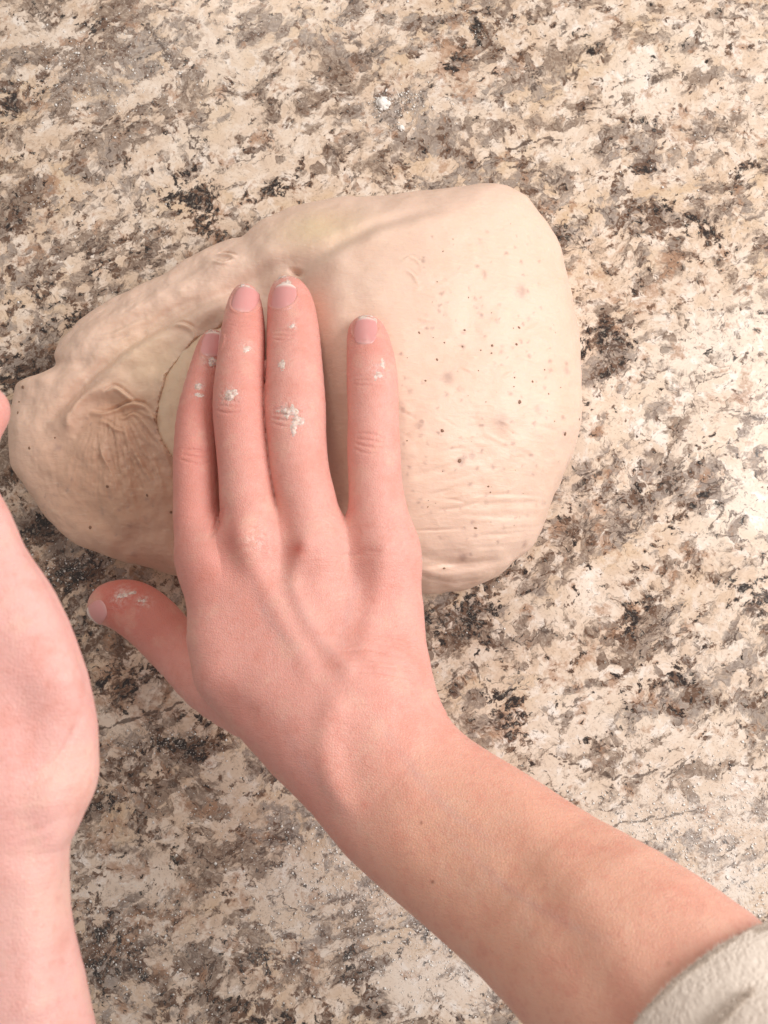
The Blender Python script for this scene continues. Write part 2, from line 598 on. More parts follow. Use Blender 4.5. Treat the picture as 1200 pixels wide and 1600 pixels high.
# ------------------------------------------------------------------ countertop (one slab of granite)
# photo: (px, py, rx, ry, angle, strength)
DARK = [(300, 320, 45, 22, -40, 1.0), (340, 350, 35, 18, -40, .8), (750, 40, 28, 18, -60, 1.0), (715, 80, 12, 25, 0, .9), (915, 70, 10, 14, 0, 1),
        (440, 295, 35, 14, 10, .9), (15, 165, 18, 25, 0, 1), (55, 140, 20, 12, 0, .8), (20, 345, 22, 14, 0, .9), (860, 370, 25, 12, 0, .6),
        (1010, 190, 28, 12, 20, .8), (1000, 255, 45, 8, 5, .8), (1035, 330, 35, 22, 20, .7), (1090, 360, 30, 18, -30, .9), (1150, 265, 25, 14, 30, .8),
        (930, 530, 45, 16, 30, 1.0), (975, 580, 25, 10, 10, 1.0), (905, 545, 12, 24, 0, 1.0), (740, 955, 38, 42, 20, 1.0), (690, 965, 35, 16, 0, .8),
        (990, 975, 22, 35, 0, 1.0), (1000, 935, 16, 18, 0, .8), (1185, 935, 30, 16, 0, 1.1), (790, 1110, 22, 14, -35, .9), (1040, 1070, 60, 14, 10, .7),
        (1055, 1100, 25, 12, 0, .7), (1100, 780, 14, 10, 0, 1), (1060, 803, 22, 8, 0, 1), (880, 790, 16, 10, 0, .8), (900, 850, 24, 14, 45, .7), (945, 880, 20, 10, 0, .7),
        (60, 830, 50, 24, 30, 1.0), (110, 900, 45, 26, 30, 1.0), (170, 970, 40, 18, 20, .9), (110, 1010, 30, 25, 0, .8), (200, 1060, 70, 22, 10, .8), (160, 1075, 40, 20, 0, .9),
        (290, 1160, 55, 16, 8, 1.15), (230, 1168, 40, 10, 0, .9), (160, 1240, 40, 30, 0, .6), (230, 1220, 45, 25, 10, .5), (270, 1330, 35, 18, 45, .7), (150, 1460, 35, 24, -30, .9),
        (210, 1510, 40, 24, -30, .9), (150, 1525, 35, 20, 0, .9), (400, 1500, 45, 22, 20, .7), (360, 1575, 70, 16, 0, .8), (560, 1520, 18, 35, 20, .7), (450, 1590, 40, 14, 0, .7),
        (640, 1470, 20, 12, 0, .8), (720, 1590, 30, 8, 10, .6), (100, 500, 35, 12, 30, .8), (40, 590, 40, 16, 20, .9), (60, 450, 30, 30, 0, .6), (150, 420, 30, 24, 0, .6),
        (200, 390, 26, 20, 20, .6), (90, 700, 40, 20, 0, .3), (1060, 310, 20, 12, 0, .6), (640, 250, 25, 12, 0, .5), (270, 100, 22, 14, 0, .5), (150, 40, 30, 20, 0, .4),
        (1160, 740, 30, 8, 15, .5), (1010, 760, 50, 25, 20, .4), (860, 440, 18, 10, 0, .6), (15, 560, 25, 12, 0, .7), (20, 750, 25, 30, 0, .7), (430, 1370, 30, 14, 30, .4),
        (320, 1110, 12, 25, -30, .7)]
GREY = [(200, 1220, 200, 120, 0, .45), (90, 900, 140, 120, 0, .5), (60, 480, 120, 160, 0, .4), (130, 90, 160, 110, 0, .35),
        (180, 30, 60, 40, -40, 1), (140, 120, 60, 35, -30, .8), (560, 110, 55, 50, 0, .9), (480, 60, 40, 25, 0, .6), (70, 330, 50, 40, 0, .7), (190, 385, 60, 40, 0, .7),
        (650, 240, 90, 40, 10, .7), (720, 280, 70, 22, 0, .8), (760, 90, 70, 40, -40, .6), (1000, 220, 60, 30, 0, .6), (1040, 350, 55, 30, 0, .8), (870, 290, 40, 30, 0, .5),
        (940, 560, 70, 40, 20, .8), (1020, 760, 110, 50, 15, .8), (900, 860, 60, 40, 30, .7), (720, 970, 70, 50, 0, .6), (1000, 1000, 60, 50, 0, .6), (1060, 1090, 90, 35, 10, .8),
        (1170, 1110, 50, 50, 0, .9), (100, 880, 110, 60, 25, .9), (170, 1000, 80, 50, 20, .8), (230, 1210, 110, 50, 10, .7), (330, 1370, 60, 50, 0, .6), (420, 1290, 60, 40, 0, .7),
        (180, 1490, 80, 60, -20, .8), (400, 1510, 90, 45, 15, .7), (560, 1500, 40, 70, 20, .8), (330, 1580, 120, 25, 0, .6), (760, 1130, 60, 30, -30, .5), (940, 1190, 60, 30, 10, .4), (60, 1480, 60, 200, 0, .3),
        (150, 240, 60, 40, 30, .6), (60, 580, 60, 50, 0, .8), (450, 140, 40, 30, 0, .4), (1130, 40, 70, 25, 0, .3), (330, 150, 30, 20, 0, .4), (660, 50, 40, 30, 0, .3), (30, 700, 50, 50, 0, .6), (250, 180, 70, 25, 25, .5)]
WHITE = [(1060, 640, 200, 150, 20, .5), (1000, 1180, 230, 150, 15, .5), (380, 200, 160, 110, 0, .3),
         (1000, 120, 45, 40, 0, .9), (1090, 60, 60, 40, 20, .6), (730, 150, 70, 40, -20, .5), (110, 60, 50, 40, 30, .5), (340, 100, 60, 60, 0, .5), (300, 220, 50, 60, 0, .5), (450, 220, 60, 40, 0, .4),
         (1100, 560, 120, 60, 30, .9), (980, 660, 100, 50, 25, .7), (1170, 800, 60, 60, 20, .9), (1130, 830, 60, 40, 0, .7), (1060, 690, 30, 32, 0, .8), (860, 960, 60, 40, 0, .5), (930, 930, 40, 45, 30, .8),
         (900, 1120, 120, 60, 15, .7), (1010, 1140, 70, 30, 10, .7), (880, 1200, 90, 50, 10, .6), (1080, 1210, 70, 40, 0, .5), (180, 1120, 60, 20, 15, .8), (260, 1090, 40, 18, 10, .5), (370, 1210, 40, 40, 0, .5),
         (310, 1260, 40, 20, 0, .5), (200, 1370, 80, 50, 20, .6), (340, 1500, 50, 50, 20, .6), (450, 1420, 70, 60, 0, .5), (640, 1540, 80, 50, -20, .8), (720, 1530, 50, 40, 0, .7), (130, 400, 70, 40, 20, .4), (230, 360, 40, 60, 0, .5),
         (130, 1330, 50, 30, 0, .5), (900, 220, 60, 30, 10, .4), (1050, 440, 90, 40, 0, .3), (1120, 1250, 90, 60, 10, .5), (1150, 1380, 80, 60, 10, .6), (900, 40, 50, 40, 0, .3), (1180, 150, 40, 80, 0, .3), (40, 30, 50, 30, 0, .4)]
RUST = [(200, 1080, 150, 120, 0, .5), (180, 1460, 160, 130, 0, .45), (80, 880, 120, 90, 0, .5),
        (715, 100, 40, 50, 0, .9), (620, 130, 40, 30, 0, .6), (1075, 190, 10, 45, 10, 1), (1050, 430, 70, 40, 0, .5), (1020, 470, 30, 20, 0, .7), (430, 215, 20, 14, 0, .8), (340, 360, 60, 40, -30, .7), (75, 340, 20, 60, 0, .6),
        (920, 1035, 40, 18, 15, 1.1), (960, 985, 60, 20, 20, .7), (1000, 1090, 40, 20, 10, .8), (80, 860, 60, 30, 0, .8), (200, 1065, 70, 30, 10, 1), (110, 1020, 40, 30, 0, .7), (160, 1500, 70, 40, 0, .7), (250, 1240, 60, 40, 0, .5),
        (1140, 620, 40, 20, 20, .6), (900, 820, 60, 40, 20, .6), (1100, 870, 60, 20, 0, .4), (940, 450, 60, 40, 0, .5), (70, 160, 30, 20, 0, .6), (180, 1270, 40, 30, 0, .6), (420, 1530, 60, 30, 0, .6), (140, 10, 30, 14, 0, .7), (790, 1120, 14, 40, -35, .8)]
FLOUR = [(620, 1390, 150, 60, -40, .9), (560, 1330, 70, 50, 0, .5), (700, 1490, 90, 50, -35, .9), (1120, 1290, 140, 60, 10, .8), (1150, 1400, 110, 60, 20, 1.0), (1000, 1290, 70, 40, 10, .5), (480, 1420, 110, 90, 0, .45),
         (200, 110, 110, 60, 20, .22), (570, 60, 60, 30, 0, .2), (700, 1450, 60, 60, 0, .5), (130, 870, 70, 30, 0, .15), (240, 1480, 80, 60, 0, .2), (1080, 200, 60, 60, 0, .2), (620, 170, 50, 30, 0, .3)]


def blobs(X, Y, L):
    r = np.zeros(X.shape)
    for px, py, rx, ry, an, s in L:
        c = U(px, py, 0.0); k = mpp(px, py, 0.0)
        a = math.radians(an)
        dx, dy = X - c[0], Y - c[1]
        u = (dx * math.cos(a) + dy * math.sin(a)) / (rx * k)
        v = (-dx * math.sin(a) + dy * math.cos(a)) / (ry * k)
        r = np.maximum(r, s * np.exp(-0.75 * (u * u + v * v)))
    return r


CRACKS = [[(735, 1030), (760, 1080), (785, 1115), (830, 1165)], [(225, 40), (262, 85), (282, 122)], [(290, 190), (305, 222), (335, 255)], [(140, 1145), (220, 1118), (290, 1098)],
          [(820, 50), (860, 70), (890, 95), (900, 130)], [(785, 200), (790, 230), (820, 225), (850, 215), (875, 220)], [(960, 1290), (1040, 1275), (1100, 1262)], [(995, 730), (1030, 745), (1055, 775)], [(1130, 640), (1165, 645), (1190, 655)], [(860, 1180), (960, 1215), (1030, 1205)]]


def build_counter():
    n = 560
    xs = np.linspace(-0.30, 0.30, n); ys = np.linspace(-0.32, 0.32, n)
    X, Y = np.meshgrid(xs, ys, indexing='ij')
    V = np.stack([X.ravel(), Y.ravel(), np.zeros(n * n)], 1)
    i = np.arange(n * n).reshape(n, n)
    F = np.stack([i[:-1, :-1], i[1:, :-1], i[1:, 1:], i[:-1, 1:]], -1).reshape(-1, 4)
    # slab edge and underside
    ring = np.concatenate([i[:, 0], i[-1, 1:], i[-2::-1, -1], i[0, -2:0:-1]])
    b0 = len(V)
    low = V[ring].copy(); low[:, 2] = -0.03
    V = np.vstack([V, low])
    m = len(ring); k = np.arange(m); k2 = (k + 1) % m
    F = np.vstack([F, np.stack([ring[k], b0 + k, b0 + k2, ring[k2]], 1)])
    o = new_mesh('countertop', V, F, M_granite, smooth=False)
    x, y = V[:, 0], V[:, 1]
    jx = x + 0.006 * vnoise(np.stack([x * 60, y * 60, 0 * x], 1), 3)
    jy = y + 0.006 * vnoise(np.stack([x * 60, y * 60, 0 * x + 9], 1), 4)
    far = np.zeros(len(x))
    for pts in CRACKS:
        d, _, t = seg_dist2(x + 0.0012 * vnoise(np.stack([x * 300, y * 300, 0 * x], 1), 6), y + 0.0012 * vnoise(np.stack([x * 300, y * 300, 0 * x + 5], 1), 7), pline(pts, 0.0))
        far = np.maximum(far, np.exp(-(d / 0.0009) ** 2))
    set_col(o, 'veins', np.stack([blobs(jx, jy, DARK), blobs(jx, jy, GREY), blobs(jx, jy, WHITE)], 1))
    set_col(o, 'dust', np.stack([blobs(jx, jy, RUST), blobs(x, y, FLOUR), far], 1))
    tag(o, 'speckled cream brown and grey granite countertop', None, None, 'structure')
    return o


build_counter()

# ------------------------------------------------------------------ dough
OUT = [(780, 301), (820, 320), (850, 355), (875, 410), (888, 460), (895, 510), (900, 560), (906, 610), (908, 650), (900, 690), (885, 735), (870, 775),
       (850, 820), (822, 860), (792, 890), (760, 908), (715, 922), (665, 927), (600, 922), (500, 915), (400, 909), (330, 905), (265, 897), (215, 880), (160, 870), (120, 850),
       (85, 825), (50, 785), (31, 745), (22, 700), (18, 655), (19, 625), (24, 597), (58, 588), (88, 574), (83, 556), (97, 532), (140, 492), (200, 455),
       (250, 432), (300, 405), (345, 382), (380, 371), (418, 341), (450, 330), (500, 322), (560, 318), (620, 316), (680, 310), (740, 302)]
Z0 = 0.024


def smooth01(a, b, x):
    t = np.clip((x - a) / (b - a), 0, 1)
    return t * t * (3 - 2 * t)


def dough_top(X, Y):
    """height of the top of the dough before the fine folds"""
    c = U(720, 590, 0.06)
    l = U(170, 680, 0.045)
    s = smooth01(U(250, 600, .06)[0], U(620, 600, .06)[0], X)
    return 0.046 + 0.026 * s


dough_lines = []


def L(pts, wid, h, z=0.05, kind='ridge', taper=True):
    dough_lines.append((pline(pts, z), wid, h, kind, taper))


# long roll edges of the left half
L([(55, 660), (105, 610), (180, 548), (250, 500), (330, 462), (400, 430), (452, 415)], .0030, -.0034, .045)
L([(95, 560), (160, 510), (240, 470), (320, 430), (400, 400)], .0050, .0022, .035)
L([(120, 600), (200, 545), (285, 495), (350, 470)], .0055, .0026, .05)
L([(75, 640), (120, 590), (190, 540)], .0022, -.0016, .045)
L([(140, 520), (170, 515), (220, 490)], .0016, .0014, .045)
L([(200, 505), (260, 470), (300, 455)], .0014, -.0012, .05)
L([(455, 412), (478, 402), (520, 382), (565, 362), (620, 340), (680, 322)], .0038, -.0032, .06)
L([(462, 425), (500, 405), (560, 380), (640, 350), (720, 330)], .0085, .0026, .06)
L([(450, 408), (462, 413), (470, 418)], .0012, -.0030, .06)
# crease along the inner lobe
CRE = [(352, 497), (325, 512), (300, 527), (281, 552), (262, 585), (250, 615), (243, 645), (246, 672), (255, 697), (274, 722), (290, 740)]
# torn fan
fan = [[(205, 645), (232, 668), (256, 706), (266, 740)], [(195, 650), (222, 686), (248, 732)], [(186, 655), (205, 700), (236, 750)],
       [(170, 660), (184, 700), (214, 752)], [(150, 668), (158, 710), (176, 762)], [(140, 690), (152, 730), (165, 760)], [(215, 640), (240, 655), (252, 670)],
       [(178, 660), (196, 712), (208, 760)], [(200, 662), (230, 712), (252, 745)], [(160, 690), (176, 735), (188, 772)]]
for i, f in enumerate(fan[::2]):
    L(f, .0007 + .0003 * (i % 3), .0008 + .0005 * (i % 2), .046)
for k in range(34):
    a = random.uniform(-.15, .95); r0 = random.uniform(20, 70); r1 = r0 + random.uniform(35, 110); b_ = random.uniform(-.18, .18)
    L([(175 + r_ * math.sin(a + b_ * (q / 3) ** 2), 612 + r_ * math.cos(a + b_ * (q / 3) ** 2)) for q, r_ in enumerate(np.linspace(r0, r1, 4))], random.uniform(.0004, .0008), random.uniform(.0002, .0006), .046)
L([(98, 665), (104, 640), (128, 615), (160, 606)], .0020, .0016, .046)
L([(105, 680), (120, 655), (150, 640)], .0030, -.0022, .046)
L([(130, 625), (165, 630), (190, 640)], .0040, -.0028, .046)
# ragged lips of the tear: a raised edge with a cut just above it
for pts, wd, h in (([(138, 640), (156, 642), (176, 636), (200, 630), (224, 634), (246, 660)], .0011, .0022), ([(152, 654), (166, 659), (176, 668), (190, 672)], .0008, .0014), ([(160, 612), (176, 604), (192, 614), (208, 628)], .0011, .0018),
                   ([(106, 668), (104, 645), (118, 622), (150, 604), (172, 600)], .0026, .0015), ([(262, 506), (280, 505), (298, 513), (304, 525)], .0012, .0016), ([(178, 646), (190, 650), (204, 644), (216, 650)], .0007, .0011),
                   ([(336, 388), (350, 389), (366, 397)], .0011, .0016), ([(330, 402), (346, 408), (360, 404)], .0009, .0011), ([(628, 434), (640, 428), (654, 438), (656, 450)], .0007, .0005), ([(634, 448), (645, 458), (651, 470)], .0006, .0006),
                   ([(236, 640), (250, 664), (262, 690)], .0009, .0012), ([(212, 646), (236, 676), (250, 712)], .0007, .0010), ([(150, 672), (157, 706), (175, 745), (182, 768)], .0007, .0010)):
    L(pts, wd, h, .046)
    L([(a, b - wd * 5200) for a, b in pts], wd * .55, -h * .8, .046)
# fine stretch wrinkles along the near edge on the right
for k in range(22):
    y = 768 + 135 * random.random() ** 0.9
    x = 640 + 150 * random.random()
    ln = 40 + 110 * random.random()
    dy = -0.10 * ln + random.uniform(-13, 13)
    L([(x, y), (x + ln * .5, y + dy * .3 + random.uniform(-3, 3)), (x + ln, y + dy)], random.uniform(.0005, .0011), random.choice([-1, -1, 1]) * random.uniform(.00012, .00045), .05)
L([(655, 872), (720, 885), (800, 868), (840, 840)], .0022, -.0016, .035)
L([(652, 893), (700, 903), (760, 893)], .0016, .0013, .03)
L([(660, 905), (710, 912), (760, 900)], .0009, -.0012, .025)
for k in range(50):
    a = random.uniform(0, 6.28); rr = random.random() ** .5
    x = 730 + 140 * rr * math.cos(a); y = 560 + 200 * rr * math.sin(a)
    ln = random.uniform(12, 40); an = random.uniform(-.6, .5)
    L([(x, y), (x + ln * math.cos(an), y + ln * math.sin(an))], random.uniform(.0005, .0010), random.choice([-1, 1]) * random.uniform(.00012, .00032), .068)


def dough_detail(X, Y):
    D = np.zeros(X.shape)
    for P, wid, h, kind, taper in dough_lines:
        lo = P.min(0) - wid * 3; hi = P.max(0) + wid * 3
        m = (X > lo[0]) & (X < hi[0]) & (Y > lo[1]) & (Y < hi[1])
        if not m.any(): continue
        d, s, t = seg_dist2(X[m], Y[m], P)
        e = np.exp(-(d / wid) ** 2)
        if taper: e = e * np.sin(np.pi * np.clip(t * .92 + .04, 0, 1)) ** .6
        D[m] += h * e
    # stretched gluten: strands that run out from the tear, along the left rolls and along the near edge
    def px_space(x_, y_, z_):
        o0 = U(0, 0, z_); ex = U(1, 0, z_)[0] - o0[0]; ey = U(0, 1, z_)[1] - o0[1]
        return (x_ - o0[0]) / ex, (y_ - o0[1]) / ey
    px, py = px_space(X, Y, .05)

    def strands(u, v, seed, fu, fv):
        sh = u.shape
        return fbm(np.stack([u.ravel() * fu, v.ravel() * fv, 0 * u.ravel() + seed], 1), 3, seed).reshape(sh)
    dx, dy = px - 172, py - 560
    th_ = np.arctan2(dx, dy); rr_ = np.hypot(dx, dy)
    mk = np.exp(-((px - 205) / 62) ** 2 - ((py - 690) / 62) ** 2)
    D += mk * (.0009 * strands(th_, rr_, 51, 22, .02) + .0005 * strands(px, py, 52, .12, .12))
    al = np.cos(-.62) * px + np.sin(-.62) * py; ac = -np.sin(-.62) * px + np.cos(-.62) * py
    mk = np.exp(-((al + 130) / 210) ** 2) * np.exp(-((ac - 530) / 75) ** 2)
    D += mk * .00032 * strands(al, ac, 53, .012, .085)
    mk = np.exp(-((px - 740) / 130) ** 2 - ((py - 855) / 62) ** 2)
    D += mk * .00040 * strands(px + .25 * py, py + .12 * px, 54, .012, .10)
    mk = np.exp(-((px - 640) / 120) ** 2 - ((py - 700) / 120) ** 2)
    D += mk * .00020 * strands(px + .4 * py, py + .3 * px, 55, .018, .12)
    # the inner lobe: the left fold overhangs a crease, the lobe swells up beside the index finger
    P = pline(CRE, 0.046)
    d, s, t = seg_dist2(X + .0007 * strands(px, py, 56, .05, .05), Y + .0007 * strands(px, py, 57, .05, .05), P)
    w_ = np.sin(np.pi * np.clip(t, 0, 1)) ** .35 * ((t > .001) & (t < .999))
    right = s > 0
    D += np.where(right, -.0048 * w_ * smooth01(0, .0004, d) * (1 - smooth01(.010, .018, d)), w_ * (.0016 + .0008 * strands(px, py, 58, .03, .03)) * np.exp(-(d / .0035) ** 2))
    return D


def finger_dent(X, Y):
    D = np.zeros(X.shape)
    for pts, wid, h in (([(330, 520), (305, 660), (300, 830)], .010, -.006), ([(383, 450), (375, 600), (385, 780)], .012, -.008),
                        ([(450, 440), (461, 620), (480, 780)], .013, -.010), ([(573, 525), (583, 650), (590, 800)], .0085, -.0015)):
        d, s, t = seg_dist2(X, Y, pline(pts, .062))
        D += .85 * h * np.exp(-(d / wid) ** 2) - .07 * h * np.exp(-((d - 1.55 * wid) / (.5 * wid)) ** 2)
    return D


def build_dough():
    c = U(470, 620, Z0)[:2]
    O = np.array([U(a, b, Z0)[:2] for a, b in OUT]) - c
    ang = np.unwrap(np.arctan2(O[:, 1], O[:, 0]))
    rad = np.hypot(O[:, 0], O[:, 1])
    if ang[-1] < ang[0]: ang, rad = ang[::-1], rad[::-1]
    na, nr = 1100, 330
    th = np.linspace(0, 2 * np.pi, na, endpoint=False)
    A = np.concatenate([ang - 2 * np.pi, ang, ang + 2 * np.pi]); R = np.concatenate([rad, rad, rad])
    r = np.interp(th, A, R)
    kern = np.hanning(13); kern /= kern.sum()
    r = np.convolve(np.concatenate([r[-20:], r, r[:20]]), kern, 'same')[20:-20]
    # rings: 0..1 top, then the side, then tucked under
    ph = np.concatenate([np.linspace(0.0, np.pi / 2, nr - 40) ** 1.0, np.pi / 2 + np.linspace(0, 1, 41)[1:] * 1.15])
    f = np.where(ph <= np.pi / 2, np.sin(np.minimum(ph, np.pi / 2)) ** (2 / 2.1), 1 - 0.055 * (1 - np.cos((ph - np.pi / 2))))
    f = np.where(ph <= np.pi / 2, f, 1 - .09 * (1 - np.cos(ph - np.pi / 2)))
    X = c[0] + f[:, None] * r[None] * np.cos(th)[None]
    Y = c[1] + f[:, None] * r[None] * np.sin(th)[None]
    cp = np.cos(np.minimum(ph, np.pi / 2))[:, None]
    Ht = dough_top(X, Y)
    edge_h = Z0
    Z = edge_h + (Ht - edge_h) * cp ** 0.9
    lowm = ph > np.pi / 2
    Z[lowm] = (Z0 * (1 - np.sin((ph[lowm] - np.pi / 2) / 1.15 * np.pi / 2)))[:, None] - 0.0004
    wgt = np.clip(cp * 2.2, 0, 1)
    D = dough_detail(X, Y)
    P3 = np.stack([X.ravel(), Y.ravel(), Z.ravel()], 1)
    lump = (fbm(P3 * 38, 3, 5) * .0016 + fbm(P3 * 150, 3, 8) * .00018).reshape(X.shape)
    leftness = smooth01(U(520, 600, .05)[0], U(200, 600, .05)[0], X)
    rough = (fbm(P3 * np.array([260, 260, 260]), 3, 21) * .00020).reshape(X.shape)
    Z = Z + wgt * (D + lump * (0.55 + .8 * leftness) + rough * leftness + finger_dent(X, Y))
    # side bulges follow the lumps too
    Rr = 1 + (lump * 1.1 / 0.1) * (1 - cp)
    X = c[0] + (X - c[0]) * Rr; Y = c[1] + (Y - c[1]) * Rr
    V = np.stack([X.ravel(), Y.ravel(), np.maximum(Z.ravel(), -0.0003)], 1)
    n = len(ph)
    i = np.arange(n * na).reshape(n, na)
    j = np.roll(i, -1, 1)
    F = np.stack([i[:-1], i[1:], j[1:], j[:-1]], -1).reshape(-1, 4)
    o = new_mesh('bread_dough', V, F, M_dough)
    base = np.array([0.78, 0.575, 0.465])
    pink = np.array([0.60, 0.37, 0.255])
    yell = np.array([0.80, 0.63, 0.41])
    x, y = V[:, 0], V[:, 1]
    def bl(px, py, rx, ry, z=.045):
        q = U(px, py, z); k = mpp(px, py, z)
        return np.exp(-(((x - q[0]) / (rx * k)) ** 2 + ((y - q[1]) / (ry * k)) ** 2))
    col = np.tile(base, (len(V), 1))
    w1 = np.clip(bl(170, 760, 190, 150) + bl(190, 640, 70, 40) * .5, 0, 1)[:, None] * .98
    col = col * (1 - w1) + pink * w1
    w2 = np.clip(bl(500, 365, 60, 35) + bl(240, 560, 70, 60) * .6, 0, 1)[:, None] * .8
    col = col * (1 - w2) + yell * w2
    set_col(o, 'dough', col)
    tag(o, 'large soft lump of tan bread dough with folded torn left end and brown flecks', 'dough')
    return o, V[:, :].reshape(n, na, 3)


dough, DV = build_dough()
from mathutils.bvhtree import BVHTree
from mathutils import Vector
_me = dough.data
dough_bvh = BVHTree.FromObject(dough, bpy.context.evaluated_depsgraph_get())


def on_dough(px, py):
    o_ = Vector(CAM); q = U(px, py, 0.0)
    d = (Vector(q) - o_).normalized()
    h = dough_bvh.ray_cast(o_, d)
    return (np.array(h[0]), np.array(h[1])) if h[0] is not None else (None, None)


# bran flecks pressed into the dough, far too many to count
OCT_V = np.array([(1, 0, 0), (-1, 0, 0), (0, 1, 0), (0, -1, 0), (0, 0, 1), (0, 0, -1)], float)
OCT_F = np.array([(0, 2, 4), (2, 1, 4), (1, 3, 4), (3, 0, 4), (2, 0, 5), (1, 2, 5), (3, 1, 5), (0, 3, 5)])


def ico():
    import bmesh
    bm = bmesh.new(); bmesh.ops.create_icosphere(bm, subdivisions=2, radius=1)
    v = np.array([q.co[:] for q in bm.verts]); f = np.array([[q.index for q in p.verts] for p in bm.faces]); bm.free()
    return v, f


ICO_V, ICO_F = ico()


def frame(nrm):
    nrm = nrm / np.linalg.norm(nrm)
    a = np.cross(nrm, (0.3, 0.9, 0.1)); a /= np.linalg.norm(a)
    return a, np.cross(nrm, a), nrm


def grains(items, base=(OCT_V, OCT_F)):
    bv, bf = base
    Vs, Fs = [], []
    for k, (p, nrm, s) in enumerate(items):
        a, b_, c_ = frame(np.asarray(nrm, float))
        t = random.uniform(0, 6.28); a2 = a * math.cos(t) + b_ * math.sin(t); b2 = -a * math.sin(t) + b_ * math.cos(t)
        jv = bv * (1 + rng.uniform(-.25, .25, bv.shape)) * np.asarray(s)
        Vs.append(p + jv[:, :1] * a2 + jv[:, 1:2] * b2 + jv[:, 2:] * c_)
        Fs.append(bf + k * len(bv))
    return np.vstack(Vs), np.vstack(Fs)


dark_f = [(807, 538, 4), (769, 540, 4), (811, 512, 3.5), (812, 628, 4), (832, 596, 3), (804, 590, 3), (883, 678, 4), (718, 720, 5), (691, 673, 4), (743, 825, 4), (683, 562, 3), (726, 516, 3.5), (36, 605, 5), (28, 645, 4), (46, 700, 4),
          (86, 684, 3.5), (168, 760, 4.5), (230, 774, 4), (141, 824, 4), (30, 628, 3), (763, 760, 2.5), (905, 655, 3), (640, 880, 3), (694, 888, 3), (655, 520, 3), (665, 595, 3), (803, 604, 2.5), (768, 552, 2.5), (320, 740, 3), (267, 800, 3)]
pale_f = [(815, 455, 10), (783, 660, 11), (700, 590, 9), (655, 665, 6), (757, 428, 6), (738, 712, 5), (840, 640, 6), (886, 580, 6), (770, 730, 5), (640, 610, 5), (630, 640, 5), (90, 700, 6), (160, 800, 6), (210, 865, 6), (720, 720, 6), (228, 810, 4), (820, 850, 5), (725, 870, 6)]
for k in range(190):
    a = random.uniform(0, 6.28); rr = random.random() ** .5
    (dark_f if k % 5 == 0 else pale_f).append((750 + 145 * rr * math.cos(a), 600 + 270 * rr * math.sin(a), random.uniform(0.8, 2.0) if k % 5 == 0 else random.uniform(1.5, 3.5)))
for k in range(40):
    a = random.uniform(0, 6.28); rr = random.random() ** .5
    pale_f.append((160 + 130 * rr * math.cos(a), 740 + 110 * rr * math.sin(a), random.uniform(1.5, 3.2)))
def stain_dough():
    me = dough.data; n = len(me.vertices)
    v = np.empty(n * 3, np.float32); me.vertices.foreach_get('co', v); v = v.reshape(-1, 3)
    ca = me.color_attributes['dough']; c = np.empty(n * 4, np.float32); ca.data.foreach_get('color', c); c = c.reshape(-1, 4)
    jit = v + np.stack([vnoise(v * 900, 61), vnoise(v * 900, 62), 0 * v[:, 0]], 1) * .0006
    for px, py, s_ in pale_f:
        p, _n = on_dough(px, py)
        if p is None: continue
        r = mpp(px, py, p[2]) * s_
        m = np.hypot(v[:, 0] - p[0], v[:, 1] - p[1]) < r * 3
        m &= v[:, 2] > p[2] - .01
        d = np.hypot((jit[m, 0] - p[0]) * random.uniform(.8, 1.3), jit[m, 1] - p[1]) / r
        wv = (random.uniform(.35, .75) * np.exp(-d ** 2.4))[:, None]
        c[m, :3] = c[m, :3] * (1 - wv) + np.array([0.40, 0.26, 0.22]) * wv
    ca.data.foreach_set('color', c.ravel())


stain_dough()
for nm, L_, m_, fl_ in (('bran_fleck', dark_f, M_bran, .35),):
    it = []
    for px, py, s in L_:
        p, nr_ = on_dough(px, py)
        if p is None: continue
        k = mpp(px, py, p[2]) * s * random.uniform(.5, .85)
        it.append((p + nr_ * (0.00012 - .0), nr_, (k * random.uniform(.7, 1.25), k * random.uniform(.6, 1), min(k * .2, .00022))))
    V, F = grains(it, (ICO_V, ICO_F))
    o = new_mesh(nm, V, F, m_, dough)
    tag(o, None, None, None, 'stuff')


